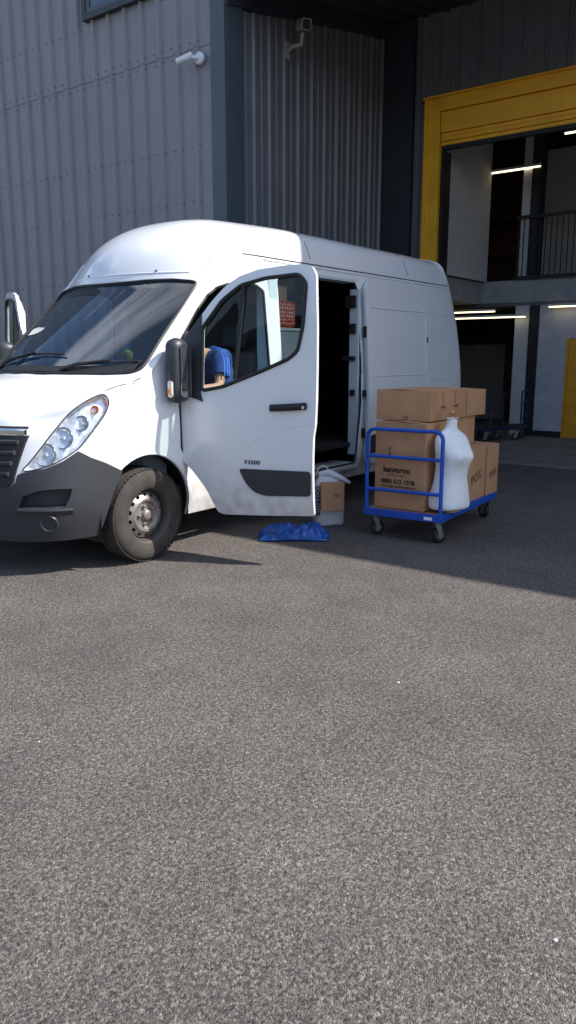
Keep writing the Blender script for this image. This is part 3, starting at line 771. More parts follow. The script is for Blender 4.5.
for sg in (1, -1):
    g3 = lambda p, d: Vector((p[0]+FD.x*d, sg*(p[1]+FD.y*d), p[2]+FD.z*d))
    m_ = MB(); c = Vector((.66, .80, .55)); m_.rings([[g3(p, -.004) for p in FOG], [g3(c+(Vector(p)-c)*.96, -.075) for p in FOG]], cap0=False); m_.build('recess_pocket', M_plast2, van)
    a = []
    for k in range(9):
        x = .79-.235*k/8; y = .645+.265*(k/8)**.9; h, n_ = on_skin((x+FD.x, sg*(y+FD.y), .478), (-FD.x, -FD.y*sg, 0)); a.append((h, n_))
    m_ = MB(); m_.rings([[h-n_*.02+Vector((0, 0, -.045)), h+n_*.014+Vector((0, 0, -.03)), h+n_*(.030)+Vector((0, 0, .0)), h+n_*.026+Vector((0, 0, .012)), h-n_*.02+Vector((0, 0, .016))] for h, n_ in a]); m_.build('recess_ledge', M_plast, van, smooth=30)
    h, n_ = on_skin((.662+FD.x, sg*(.80+FD.y), .385), (-FD.x, -FD.y*sg, 0)); mm = n_.to_track_quat('Z', 'Y').to_matrix().to_4x4(); mm.translation = h+n_*.012
    m_ = MB(); m_.lathe([(0, -.006), (.042, -.006), (.046, .006), (.058, .008), (.064, 0)], n=28); m_.bm.transform(mm); m_.build('fog_lamp_blank', M_plast2, van, smooth=40)
m_ = MB(); m_.box(.70, .80, -.42, .42, .32, .46); m_.build('intake_back', M_blk, van)
for z in (.365, .405):
    P1 = nose_line(z, -.38, .38, off=-.01); MB().rings([[p+Vector((-.03, 0, -.006)), p+Vector((.012, 0, -.006)), p+Vector((.012, 0, .006)), p+Vector((-.03, 0, .006))] for p in P1]).build('intake_slat', M_plast, van, smooth=30)
# bonnet shut lines
for sg in (1, -1):
    pts = []
    for x, y, z in ((.235, .92, 1.248), (.18, .932, 1.266), (.11, .940, 1.288), (.03, .950, 1.311), (-.06, .958, 1.336)):
        n_ = Vector((.15, sg*.7, .7)).normalized(); h, q_ = on_skin(Vector((x, sg*y, z))+n_*.3, -n_); pts.append(h+n_*.0015)
    strip_on(pts, .004, 'bonnet_gap', M_seam, van)
# black cowl strip, wipers
def wsp(y, t, off=.004):
    h, n_ = on_skin(ws3(y, t, .6), -WN); return h+n_*off
cow = [wsp(y, t+.02, .004) for y, t in [(-.87, .27), (-.8, .22), (-.68, .15), (-.45, .06), (-.25, .01), (0, -.02), (.25, .01), (.45, .06), (.68, .15), (.8, .22), (.87, .27)]]
cow2 = [wsp(y, t, .004) for y, t in [(-.875, .39), (-.8, .325), (-.68, .25), (-.45, .15), (-.25, .095), (0, .07), (.25, .095), (.45, .15), (.68, .25), (.8, .325), (.875, .39)]]
m_ = MB(); m_.rings([cow, cow2], close=False); m_.build('cowl_band', M_blk, van, smooth=60)
for (y0, t0, y1, t1) in ((.38, .08, .86, .385), (-.42, .10, .30, .24)):
    A = wsp(y0, t0, .03)
    wip = MB().tube([wsp(y0, t0, .012), wsp(y0+(y1-y0)*.2, t0+(t1-t0)*.22, .035), wsp(y0+(y1-y0)*.62, t0+(t1-t0)*.68, .03)], [.014, .011, .007], 8).build('wiper', M_blk, van, smooth=60)
    MB().tube([wsp(y0+(y1-y0)*s, t0+(t1-t0)*s+.045*(1-s)-.01, .014) for s in (.08, .3, .55, .8, 1.0)], .008, 6).build('wiper_blade', M_rub, wip, smooth=60)
# roof seams and joints, drip moulding
for sg in (1, -1):
    pts = [side_pt(x, 2.31, sg, .001) for x in [-1.25-i*.2 for i in range(19)]+[-5.02]]
    strip_on(pts, .005, 'roof_gap', M_seam, van)
    strip_on([side_pt(x, 2.285, sg, -.002) for x in [-1.5-i*.2 for i in range(17)]+[-5.0]], .010, 'drip_rail', M_paint, van)
for x in (-2.2, -4.05):
    pts = [top_pt(x, y, .0008) for y in [-.915+.061*k for k in range(31)]]
    strip_on(pts, .004, 'roof_joint', M_seam, van)
for sg in (1, -1):
    pts = []
    for x, y, z in ((-.82, .85, 2.08), (-.88, .836, 2.135), (-.93, .828, 2.19), (-.99, .822, 2.255), (-1.06, .826, 2.315), (-1.14, .836, 2.365), (-1.27, .84, 2.41)):
        n_ = Vector((.35, sg*.8, .45)).normalized(); h, q_ = on_skin(Vector((x, sg*y, z))+n_*.3, -n_)
        if h: pts.append(h-n_*.004)
    strip_on(pts, .009, 'drip_rail', M_paint, van)
# brow over the windscreen
pts = []
for y in [-.72+.08*k for k in range(19)]:
    h, n_ = on_skin((-.60-.33*(y/.86)**2*.75+.3, y, 2.20), (-1, 0, -.15)); 
    if h: pts.append(h-n_*.004)
strip_on(pts, .010, 'brow_moulding', M_paint, van)
for y in (-.35, .45):
    h, n_ = on_skin((.2, y, 2.16), (-1, 0, 0)); MB().lathe([(0, .012), (.008, .010), (.011, 0)], h, 'Z', 10).build('washer_nozzle', M_blk, van)

# ---- doors ----------------------------------------------------------------------
def shift(me, v): me.transform(Matrix.Translation(v)); return me
door_me = boolean(shell(.030, .0), xz_prism(round_poly(door_out, .02, 2), .7, 1.3), 'INTERSECT')
door_me = boolean(door_me, xz_prism(win_out, .6, 1.4), 'DIFFERENCE')
inner_loop = [(x, z) for x, z in round_poly([(HX-u, z) for u, z in [(1.05, .50), (1.06, 1.35), (.9, 1.33), (.37, 1.19), (.03, 1.15), (.02, .80), (.19, .62), (.32, .44)]], .04)]
inner_me = boolean(shell(.045, -.032), xz_prism(inner_loop, .6, 1.3), 'INTERSECT')
pane_me = boolean(shell(.004, -.012), xz_prism(win_out, .6, 1.4), 'INTERSECT')
trim_loop = round_poly([(HX-u, z) for u, z in [(.50, .685), (1.085, .70), (1.085, .525), (.72, .50), (.63, .52), (.56, .58)]], .03)
trim_me = boolean(shell(.02, .012), xz_prism(trim_loop, .8, 1.3), 'INTERSECT')
sail_loop = [(HX-u, z) for u, z in [(-.035, 1.235), (-.035, 1.57), (.03, 1.64), (.175, 1.79), (.183, 1.22), (.20, 1.165)]]
sail_me = boolean(shell(.014, .008), xz_prism(sail_loop, .7, 1.3), 'INTERSECT')
def door(sg, ang):
    hv = Vector((-HX, -sg*1.0, 0)); fx = (lambda m: shift(m.copy() if sg > 0 else mirror_me(m), hv))
    d = link('door', fx(door_me), M_paint, ang=28, loc=(HX, sg*1.0, 0)); d.rotation_euler = (0, 0, -sg*R(ang))
    link('inner_panel', fx(inner_me), M_plast2, d); link('window', fx(pane_me), M_gl, d)
    link('side_moulding', fx(trim_me), M_plast, d); link('mirror_sail', fx(sail_me), M_plast2, d)
    def P(u, z, off=0):
        p = side_pt(HX-u, z, sg, off); return p+hv
    seal = []
    for x, z in win_out: p = side_pt(x, z, sg, .001); seal.append(p+hv)
    MB().tube(seal, .014, 8, closed=True).build('window_seal', M_rub, d, smooth=60)
    MB().tube([P(.525, 2.00, -.004), P(.498, 1.68, -.004), P(.468, 1.33, -.004)], .017, 8).build('window_divider', M_rub, d, smooth=60)
    # handle: recess plate and grip
    g0 = [P(u, 1.135+.02*(u-.77)/.27, .03 if .79 < u < 1.03 else .006) for u in (.765, .79, .85, .95, 1.03, 1.05)]
    MB().rings([[p+Vector((0, sg*.006, -.025)), p+Vector((0, sg*.016, 0)), p+Vector((0, sg*.006, .025)), p+Vector((0, -sg*.006, .012)), p+Vector((0, -sg*.006, -.012))] for p in g0]).build('door_handle', M_blk, d, smooth=40)
    p = P(1.035, 1.147, .035); MB().lathe([(0, .004*sg), (.010, .004*sg), (.012, 0)], p, 'Y', 14).build('lock_barrel', M_chr, d)
    # pressed line
    cp = [(.508, .80), (.58, .86), (.68, .915), (.782, .955), (.87, .99), (.957, 1.018), (1.09, 1.035)]
    MB().tube([P(u, z, -.0055) for u, z in cp], .008, 8).build('pressed_line', M_paint, d, smooth=60)
    # mirror: tall two-part head carried outboard of the sail
    h = MB(); rg = []
    MX = .78
    for n_, du, dz0, dz1 in ((.015, .03, 1.20, 1.52), (.03, .065, 1.18, 1.58), (.06, .085, 1.165, 1.61), (.13, .085, 1.155, 1.625), (.18, .07, 1.165, 1.61), (.205, .035, 1.20, 1.58)):
        zc = (dz0+dz1)/2; hh = (dz1-dz0)/2
        rg.append([Vector((-(.055+a*1.6), sg*n_, zc+b*2)) for a, b in [(q[0], q[1]) for q in rounded(du, hh, min(du, hh)*.42, 4)]])
    h.rings(rg); mo = h.build('wing_mirror', M_plast2, d, smooth=50)
    gm = MB(); w2 = rounded(.13, .38, .03, 4); gm.prism([(-.123-.0, sg*(.105+a), 1.39+b) for a, b in w2], (-.004, 0, 0)); gm.build('mirror_glass', mat('mirror_silver', (.35, .38, .40), .06, metal=.9) if sg > 0 else bpy.data.materials['mirror_silver'], d)
    ind = MB(); rg = []
    for n_, s in ((.180, 1.0), (.210, .92), (.219, .55)): rg.append([Vector((-.055+a*s, sg*n_, 1.26+b*s)) for a, b in rounded(.05, .13, .022, 5)])
    ind.rings(rg); ind.build('mirror_indicator', mat('indicator_lens', (.75, .68, .62), .15) if sg > 0 else bpy.data.materials['indicator_lens'], d, smooth=50)
    ib = MB(); rg = []
    for n_, s in ((.206, 1.0), (.223, .8)): rg.append([Vector((-.055+a*s, sg*n_, 1.245+b*s)) for a, b in rounded(.026, .05, .012, 5)])
    ib.rings(rg); ib.build('amber_bulb', M_amb, d, smooth=50)
    return d
dl = door(1, 80); dr = door(-1, 64)
# model badge on the left door skin
bp_ = [HX-.615, .735]
h0 = side_pt(HX-.545, .722, 1, .002)+Vector((-HX, -1.0, 0))
text('model_badge', 'F3500', .042, M_badge, dl, frame(h0, (-1, 0, .02), (0, 0, 1)), extrude=.0015, align='LEFT', bold=.0008, xs=1.25)

# sliding door, run back along the side
sl_me = boolean(shell(.022, .0), xz_prism(slide_out, .7, 1.3), 'INTERSECT')
SD = Vector((-1.345, .075, 0))
sl = link('sliding_door', shift(sl_me, Vector((0, 0, 0))), M_paint, loc=SD)
sli = boolean(shell(.045, -.0225), xz_prism(round_poly([(-1.70, .44), (-2.93, .44), (-2.98, 1.0), (-2.985, 1.4), (-2.96, 2.15), (-2.88, 2.21), (-1.78, 2.21), (-1.70, 2.15)], .05), .7, 1.3), 'INTERSECT')
link('inner_panel', sli, M_inner, sl)
def line_on(pts, name, parent, r=.008, off=-.0035, m=M_paint, sg=1):
    return MB().tube([side_pt(x, z, sg, off) for x, z in pts], r, 8).build(name, m, parent, smooth=60)
line_on([(-1.75, 1.97), (-2.9, 1.97)], 'pressed_line', sl, r=.010, off=-.003)
line_on([(-1.75, 1.29), (-2.84, 1.29), (-2.90, 1.32), (-2.92, 1.40), (-2.92, 1.9)], 'pressed_line', sl)
link('side_moulding', boolean(shell(.02, .012), xz_prism(round_poly([(-1.72, .70), (-2.94, .70), (-2.94, .51), (-1.72, .51)], .03), .8, 1.3), 'INTERSECT'), M_plast, sl)
for (dx, z, hh) in ((-1.675, 1.73, .055), (-1.675, 1.12, .035), (-1.675, .72, .05)):
    MB().box(dx, dx+.022, .925, .965, z-hh, z+hh).build('door_latch', M_blk, sl, bevel=.004)
h = side_pt(-2.955, 1.66, 1, .002); MB().box(h.x-.012, h.x+.012, h.y-.01, h.y+.006, 1.64, 1.70).build('door_handle', M_blk, sl, bevel=.003)
# rear quarter pressings, tail lamps
line_on([(-4.42, 1.97), (-5.08, 1.97)], 'pressed_line', van, r=.009)
line_on([(-4.45, 1.36), (-5.14, 1.36), (-5.2, 1.31), (-5.2, 1.25), (-5.14, 1.22), (-4.47, 1.22)], 'pressed_line', van, r=.007)
for sg in (1, -1):
    strip_on([side_pt(x, z, sg, -.006) for x, z in door_hole], .013, 'door_seal', M_rub, van, closed=True)
strip_on([side_pt(x, z, 1, -.008) for x, z in slide_hole], .010, 'door_seal', M_rub, van, closed=True)
# opening edge: rear pillar plate, latches, arms, step
m_ = MB(); m_.box(-2.985, -2.955, .87, .972, .50, 2.14); m_.build('door_pillar', M_inner, van)
m_ = MB(); m_.box(-2.95, -1.70, .80, .955, 2.20, 2.225); m_.build('door_head', M_inner, van)
for z, w_, hh in ((2.02, .10, .06), (1.76, .05, .05), (1.47, .12, .022), (1.13, .03, .03)):
    MB().box(-2.953, -2.92, .93-w_, .95, z-hh, z+hh).build('door_latch', M_blk, van, bevel=.004)
for sg in (1, -1):
    m_ = MB(); m_.box(-1.675, -1.535, sg*.82 if sg > 0 else -.955, .955 if sg > 0 else -.82, .45, 2.20); m_.build('door_pillar', M_inner, van, bevel=.02)
m_ = MB(); m_.box(-2.95, -1.69, .70, .985, .38, .425); m_.box(-2.95, -1.69, .955, 1.0, .36, .40); m_.build('step', mat('step_grey', (.42, .45, .47), .4, var=.15), van, bevel=.008)

# ---- inside the van -----------------------------------------------------------------
m_ = MB(); m_.box(-5.33, -1.66, -.90, .90, .58, .62); m_.build('cargo_floor', M_cargo_shade, van)
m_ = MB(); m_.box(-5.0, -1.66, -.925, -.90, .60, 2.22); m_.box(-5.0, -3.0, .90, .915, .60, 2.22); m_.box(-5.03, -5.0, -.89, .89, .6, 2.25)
m_.box(-5.0, -1.66, -.88, .88, 2.26, 2.29); m_.build('cargo_shade_lining', M_cargo_shade, van)  # lining boxes added so the cargo space looks unlit
m_ = MB(); m_.box(-1.66, -1.64, -.92, .80, .60, 2.27); m_.build('bulkhead', M_cargo_shade, van)
m_ = MB(); m_.box(-1.64, .35, -.90, .90, .40, .50); m_.box(-1.63, -.60, -.88, .88, .50, .66); m_.build('cab_floor', M_int, van)
m_ = MB(); m_.box(-1.62, -1.15, -.75, .75, 2.20, 2.22); m_.build('headlining', mat('headlining', (.10, .10, .10), .9), van)
# dashboard following the glass
m_ = MB(); rg = []
for y in [-.88+.088*k for k in range(21)]:
    e = (abs(y)/.9)**2; xf = .16-.30*e
    rg.append([Vector(p) for p in ((xf, y, .7), (xf, y, 1.32), (-.06-.1*e, y, 1.44), (-.42, y, 1.445), (-.52, y, 1.34), (-.50, y, 1.05), (-.40, y, .85), (-.36, y, .6))])
m_.rings(rg); m_.build('dashboard', M_dash, van, smooth=35)
MB().box(-.30, -.14, .30, .80, 1.452, 1.462).build('dash_tray', mat('paper_tray', (.30, .36, .37), .6), van, bevel=.003)
m_ = MB(); c = Vector((-.66, -.42, 1.22)); ax = Vector((-.5, 0, .86)).normalized(); u = Vector((0, 1, 0)); v = ax.cross(u)
m_.tube([c+(u*math.cos(2*math.pi*k/28)+v*math.sin(2*math.pi*k/28))*.19 for k in range(28)], .015, 8, closed=True)
for a in (30, 150, 270): m_.tube([c, c+(u*math.cos(R(a))+v*math.sin(R(a)))*.19], .014, 6)
m_.tube([c, c+Vector((.25, 0, -.12))], .03, 8); m_.build('steering_wheel', M_blk, van, smooth=50)
M_seat = mat('seat_cloth', (.035, .04, .05), .9, var=.3, vscale=60)
for y0, y1 in ((.20, .82), (-.40, .18), (-.84, -.44)):
    m_ = MB(); m_.box(-1.50, -.98, y0+.01, y1-.01, .82, .97)
    st = m_.build('seat', M_seat, van, bevel=.04)
    m_ = MB(); m_.box(-.07, .07, y0+.02, y1-.02, 0, .60, Matrix.Translation((-1.47, 0, .93)) @ Matrix.Rotation(R(-10), 4, 'Y')); m_.build('seat_back', M_seat, st, bevel=.04)
    m_ = MB(); yc = (y0+y1)/2; m_.box(-.045, .045, yc-.13, yc+.13, .64, .84, Matrix.Translation((-1.49, 0, .93)) @ Matrix.Rotation(R(-10), 4, 'Y')); m_.build('headrest', M_seat, st, bevel=.03)
m_ = MB(); m_.box(-1.48, -1.0, -.82, .80, .66, .82); m_.build('seat_base', M_int, van)
m_ = MB(); m_.box(-5.3, .3, -.35, .35, .25, .38); m_.box(-.10, .10, -.75, .75, .25, .36); m_.box(-4.4, -4.26, -.75, .75, .28, .38); m_.build('underbody', M_blk, van)

# ------------------------------------------------------------------ things around the van
M_card = mat('cardboard', (.52, .285, .15), .8, var=.10, vscale=5, bump=.08, bscale=40)
M_card2 = mat('cardboard_edge', (.42, .23, .12), .85, var=.1)
M_tape = mat('parcel_tape', (.30, .17, .09), .35, var=.1)
M_ink = mat('print_ink', (.035, .022, .018), .7)
M_ink2 = mat('faded_print', (.22, .12, .075), .8)
M_blue = mat('blue_frame', (.008, .085, .50), .35, var=.12, vscale=8)
M_bluedk = mat('dark_blue_frame', (.012, .02, .06), .45)
M_zinc = mat('zinc', (.22, .22, .23), .45, metal=.7, var=.2, vscale=30)
M_wood = mat('beech', (.50, .27, .10), .45, var=.2, vscale=20)
M_linen = mat('white_jersey', (.90, .91, .92), .8, var=.03, bump=.1, bscale=200)

def trolley(name, label, loc, rz, mb_frame, W=.70, Ln=1.36, group=None, two=False, hz=.66):
    """flatbed trolley; local +x end carries the hooped handle, deck top at z=.25"""
    t = thing(name, label, 'trolley', loc, rz, group); r = .016
    def hoop(x, nm):
        w = W/2-.02; m_ = MB(); p = [(x, -w, .2), (x, -w, .25+hz-.07)]
        for k in range(1, 6): a = R(90*k/6); p.append((x, -w+.07*(1-math.cos(a)), .25+hz-.07+.07*math.sin(a)))
        for k in range(0, 6): a = R(90*k/6); p.append((x, w-.07*(1-math.sin(a)), .25+hz-.07+.07*math.cos(a)))
        p += [(x, w, .25+hz-.07), (x, w, .2)]
        hp = m_.tube(p, r, 10).build(nm, mb_frame, t, smooth=60)
        for z in (.25+hz*.66, .25+hz*.24): MB().tube([(x, -w, z), (x, w, z)], r*.95, 10).build('rail', mb_frame, hp, smooth=60)
    hoop(Ln/2-.02, 'handle')
    if two: hoop(-Ln/2+.02, 'handle')
    m_ = MB()
    for a in ((-Ln/2, Ln/2, -W/2, -W/2+.03), (-Ln/2, Ln/2, W/2-.03, W/2), (-Ln/2, -Ln/2+.03, -W/2+.031, W/2-.031), (Ln/2-.03, Ln/2, -W/2+.031, W/2-.031)): m_.box(*a, .185, .245)
    m_.build('deck_frame', mb_frame, t, bevel=.004)
    MB().box(-Ln/2+.032, Ln/2-.032, -W/2+.032, W/2-.032, .215, .240).build('deck', M_card2 if mb_frame is M_blue else M_blk, t)
    for sx in (1, -1):
        for sy in (1, -1):
            cx, cy = sx*(Ln/2-.08), sy*(W/2-.07); e = bpy.data.objects.new('caster', None); C.objects.link(e); e.parent = t; e.location = (cx, cy, 0)
            e.rotation_euler = (0, 0, R(random.choice((-70, -35, 20, 60))))
            m_ = MB(); m_.box(-.045, .045, -.04, .04, .172, .184); m_.lathe([(0, .172), (.03, .172), (.03, .155), (0, .155)], (0, 0, 0), 'Z', 16)
            for s in (1, -1): m_.prism([(-.028, s*.024, .160), (.030, s*.024, .160), (-.015, s*.024, .055), (-.040, s*.024, .055)], (0, s*.004, 0))
            m_.build('fork', M_zinc, e)
            MB().lathe([(.03, -.017), (.055, -.018), (.0625, -.012), (.0645, 0), (.0625, .012), (.055, .018), (.03, .017)], (-.028, 0, .0645), 'Y', 28, closed=True).build('wheel', M_rub, e, smooth=50)
            MB().lathe([(0, -.019), (.03, -.018), (.033, -.008), (.033, .008), (.03, .018), (0, .019)], (-.028, 0, .0645), 'Y', 20).build('hub', M_zinc, e, smooth=50)
    return t
TR = trolley('flatbed_trolley', 'bright blue flatbed trolley loaded with cardboard boxes beside the van', (-2.42, 2.125, 0), R(4), M_blue, W=.70, Ln=1.36)
TM = Matrix.Translation((-2.42, 2.125, 0)) @ Matrix.Rotation(R(4), 4, 'Z')
MB().box(.681, .683, .20, .27, .20, .225).build('maker_plate', M_linen, TR)

def carton(label, c, sz, rz=0, flap=None, tape=True, group='cardboard boxes on the blue trolley', dark_tape=True):
    """c: centre of the base"""
    t = thing('cardboard_box', label, 'box', c, rz, group); x, y, z = sz[0]/2, sz[1]/2, sz[2]
    bmx = MB(); n = 5
    # slightly bulging walls
    rings = []
    for k in range(n+1):
        h = z*k/n; b = .006*math.sin(math.pi*k/n)
        rg = []
        for cx, cy, ux, uy in ((-x, -y, 1, 0), (x, -y, 0, 1), (x, y, -1, 0), (-x, y, 0, -1)):
            for s in range(4):
                L_ = 2*(x if ux else y); d = L_*s/4; bb = b*math.sin(math.pi*s/4)
                px, py = cx+ux*d, cy+uy*d
                px += bb*(uy); py += -bb*ux
                rg.append((px, py, h))
        rings.append(rg)
    bmx.rings(rings); bmx.build('carton', M_card, t, bevel=.003)
    # top flaps: two boards meeting at a centre slit, a hair above the carton
    for s in (1, -1):
        f = MB(); lift = .004+random.uniform(0, .008)
        f.poly([(-x+.002, s*.003, z+.003+lift*.6), (x-.002, s*.003, z+.003+lift), (x-.002, s*(y-.001), z+.002), (-x+.002, s*(y-.001), z+.002)], [(0, 1, 2, 3)])
        o = f.build('flap', M_card, t); so_ = o.modifiers.new('s', 'SOLIDIFY'); so_.thickness = .004; so_.offset = 1
    if tape:
        f = MB(); f.box(-x-.001, x+.001, -.025, .025, z+.0165, z+.0175); f.box(x+.0065, x+.0075, -.025, .025, z*.72, z+.017); f.build('tape', M_tape, t)
    return t
DT = .243
def on(px, py, z): v = TM @ Vector((px, py, z)); return (v.x, v.y, v.z)
b1 = carton('large box with printed lettering behind the handle of the blue trolley', (-2.03, 2.10, DT+.003), (.42, .46, .715), R(0), tape=False)
f1 = frame((.2185, -.02, .36), (0, 1, 0), (0, 0, 1))
def prt(s, y, z, size, bold=0, m=M_ink, xs=1): 
    M = frame((.2175, y, z), (0, 1, 0), (0, 0, 1)); return text('printed_lettering', s, size, m, b1, M, bold=bold, xs=xs, extrude=.0004)
prt('kangaroo', -.02, .305, .066, .0022)
prt('self storage', -.03, .272, .036, 0, M_ink2)
prt('0800 012 1538', -.01, .212, .050, .0018)
prt('www.kangarooselfstorage.co.uk', -.005, .182, .024, .0002)
# hopping-animal emblem: a long neck, body, tail and leg in one thick printed stroke
m_ = MB(); ek = [(-.095, .565), (-.075, .60), (-.068, .592), (-.055, .575), (-.07, .56), (-.075, .535), (-.06, .50), (-.055, .47), (-.035, .462), (-.037, .455), (-.072, .456), (-.078, .478), (-.10, .47), (-.115, .445), (-.122, .45), (-.105, .49), (-.092, .53), (-.085, .555)]
m_.prism([(.2172, -.095+(y+.09)*.62, .46+(z-.50)*.62) for y, z in ek], (.0006, 0, 0)); m_.build('emblem', M_ink2, b1)
b2 = carton('long box lying on top of the lettered box, with a short tape tab', (-2.25, 2.07, DT+.73), (.70, .50, .245), R(1), tape=False)
MB().box(.3515, .3525, .00, .05, .005, .085).build('tape', M_tape, b2)
for x_ in (-.10, .14): MB().box(x_-.003, x_+.003, .2565, .2575, .10, .235).build('tape', M_tape, b2)
for x_ in (-.12, .13):
    text('printed_lettering', 'FRAGILE', .024, M_ink2, b2, frame((x_, .2572, .10), (-1, 0, 0), (0, 0, 1)), bold=.001)
b3 = carton('small box with a bulging end at the back of the top layer', (-2.82, 2.09, DT+.73), (.36, .46, .225), R(-3), tape=False)
b4 = carton('box under the small top one, with a pale torn label strip', (-2.64, 2.07, DT+.482), (.44, .44, .245), R(0), tape=False)
MB().box(-.02, -.005, .227, .2285, .02, .14).build('label_strip', mat('pale_label', (.5, .4, .3), .7), b4)
b5 = carton('box at the right edge of the trolley, next to the white mannequin', (-2.60, 2.19, DT+.003), (.41, .50, .46), R(3), tape=False)
b6 = carton('box at the rear end of the trolley, outermost on the right', (-2.975, 2.18, DT+.003), (.30, .50, .452), R(3), tape=False)
for bb, xx, rot in ((b5, .02, -8), (b6, .0, -14)):
    M = frame((xx, .2575, .17), (-1, 0, 0), (0, 0, 1)) @ Matrix.Rotation(R(14), 4, 'Z')
    text('printed_lettering', 'BOX', .11 if bb is b5 else .08, M_ink2, bb, M, bold=.004)
b7 = carton('box standing between the lettered box and the right hand boxes', (-2.32, 1.98, DT+.003), (.15, .40, .70), 0, tape=False)

# mannequin torso -------------------------------------------------------------
mq = thing('mannequin_torso', 'white dressmaking mannequin torso with a turned wooden neck knob on the blue trolley', 'mannequin', (-2.0, 2.475, .262), R(72))
# local: +x is the front of the figure, y is its width
sec = [(0, .105, .150, 0), (.03, .112, .155, 0), (.10, .110, .150, -.004), (.19, .098, .137, .0), (.25, .088, .124, .002), (.30, .09, .124, .006), (.37, .09, .122, .016), (.43, .108, .132, .026), (.47, .105, .136, .024), (.52, .085, .140, .008), (.57, .066, .140, -.006), (.605, .056, .125, -.014), (.63, .050, .095, -.018), (.65, .045, .062, -.018), (.68, .042, .046, -.014), (.72, .040, .041, -.008), (.745, .040, .040, -.006)]
m_ = MB(); rg = []; N = 40
for z, a, b, xo in sec:
    r_ = []; q_ = 1.22 if z < .6 else 1.22-.22*min(1, (z-.6)/.08); a *= q_; b *= q_
    for k in range(N):
        th = 2*math.pi*k/N; c, s = math.cos(th), math.sin(th); x = a*c; y = b*math.copysign(abs(s)**.9, s)
        if c > 0:
            bst = math.exp(-((z-.44)/.055)**2)*.038*(math.exp(-((y-.065)/.04)**2)+math.exp(-((y+.065)/.04)**2)); x += bst
        if c < 0 and z < .16: x -= .018*math.exp(-((z-.08)/.06)**2)
        r_.append((x+xo, y, z))
    rg.append(r_)
m_.rings(rg); m_.build('torso', M_linen, mq, smooth=60, sub=1)
MB().lathe([(.0, .745), (.039, .745), (.039, .752), (.018, .756), (.015, .766), (.024, .775), (.028, .787), (.022, .80), (.010, .808), (0, .81)], (-.006, 0, 0), 'Z', 24).build('neck_knob', M_wood, mq, smooth=50)
for s in (1, -1): MB().lathe([(0, .006), (.04, .005), (.045, 0)], (-.004, 0, 0), 'Z', 4).build('seam_tab', M_linen, mq).location = (-.0, s*.02, .7435)
m_ = MB(); m_.lathe([(0, 0), (.085, 0), (.085, .015), (0, .015)], (0, 0, -.016), 'Z', 24); m_.build('base_disc', M_wood, mq, smooth=40)

# blue sack on the ground --------------------------------------------------------
M_sack = mat('blue_polythene', (.008, .07, .32), .3, var=.25, vscale=9, bump=.25, bscale=14)
sk = bmesh.new(); bmesh.ops.create_grid(sk, x_segments=44, y_segments=30, size=1.0)
from mathutils import noise as mnoise
for v in sk.verts:
    u, q = v.co.x, v.co.y; e = max(0, 1-abs(u)**5)*max(0, 1-abs(q)**4)
    n1 = mnoise.fractal(Vector((u*1.6, q*2.2, 1.3)), 1.0, 2.0, 4); n2 = abs(mnoise.noise(Vector((u*4.2+q*2, q*3.1-u, 4.7)))); n3 = abs(mnoise.noise(Vector((u*9, q*8+u*3, 7.7))))
    z = .008+e*(.098+.06*n1-.075*n2-.03*n3)
    v.co = Vector((u*.29*(1+.14*mnoise.noise(Vector((q*2.1, 5, u)))), q*.19*(1+.16*mnoise.noise(Vector((u*2.3, 2, 0)))), max(.006, z)))
me = bpy.data.meshes.new('crumpled_sack'); sk.to_mesh(me); sk.free()
so_ = bpy.data.objects.new('crumpled_sack', me); C.objects.link(so_); me.materials.append(M_sack)
for p in me.polygons: p.use_smooth = True
q = so_.modifiers.new('s', 'SOLIDIFY'); q.thickness = .006; q.offset = -1
so_.location = (-1.33, 1.38, .004); so_.rotation_euler = (0, 0, R(127))
tag(so_, 'crumpled bright blue plastic sack lying on the ground below the open door', 'sack')

# white carrier bag with a parcel ------------------------------------------------------
M_bag = mat('white_polythene', (.62, .64, .68), .35, var=.08, bump=.2, bscale=18)
bag = thing('carrier_bag', 'white plastic carrier bag standing on the ground by the side step', 'bag', (-1.90, 1.345, 0), R(130))
m_ = MB(); rg = []
for k, (z, a, b) in enumerate(((.004, .125, .07), (.03, .135, .085), (.12, .135, .088), (.22, .13, .085), (.32, .128, .078), (.40, .118, .06), (.45, .09, .035), (.475, .06, .02))):
    r_ = []
    for j in range(30):
        th = 2*math.pi*j/30; wob = 1+.16*mnoise.noise(Vector((math.cos(th)*2.4, math.sin(th)*2.4, z*7)))+.05*mnoise.noise(Vector((math.cos(th)*7, math.sin(th)*7, z*24)))
        r_.append((a*math.copysign(abs(math.cos(th))**.6, math.cos(th))*wob, b*math.copysign(abs(math.sin(th))**.7, math.sin(th))*wob, z))
    rg.append(r_)
m_.rings(rg); m_.build('bag_body', M_bag, bag, smooth=60)
m_ = MB(); p = []
for k in range(13): a = R(180*k/12); p.append((-.05+.055*math.cos(a), .0, .46+.075*math.sin(a)))
m_.tube(p, .006, 6); m_.build('handle', M_bag, bag, smooth=60)
m_ = MB(); m_.tube([(-.08, 0, .455), (0, -.02, .475), (.10, -.03, .43), (.19, -.03, .385)], [.03, .035, .03, .012], 8); m_.build('gathered_top', M_bag, bag, smooth=60)
text('printed_lettering', 'amazon', .085, mat('navy_print', (.02, .03, .09), .5), bag, frame((-.085, -.094, .10), (0, 0, 1), (-1, 0, 0)), align='LEFT', bold=.002)
pc = thing('parcel', 'small brown parcel leaning on the front of the white carrier bag', 'parcel', (-1.805, 1.43, .0), R(130))
m_ = MB(); m_.box(-.085, .12, -.045, .035, .155, .405); m_.build('parcel_box', mat('parcel_brown', (.42, .23, .12), .75, var=.1, vscale=12), pc, bevel=.006)
MB().box(.03, .075, -.0475, -.0455, .285, .31).build('parcel_label', M_ink2, pc)

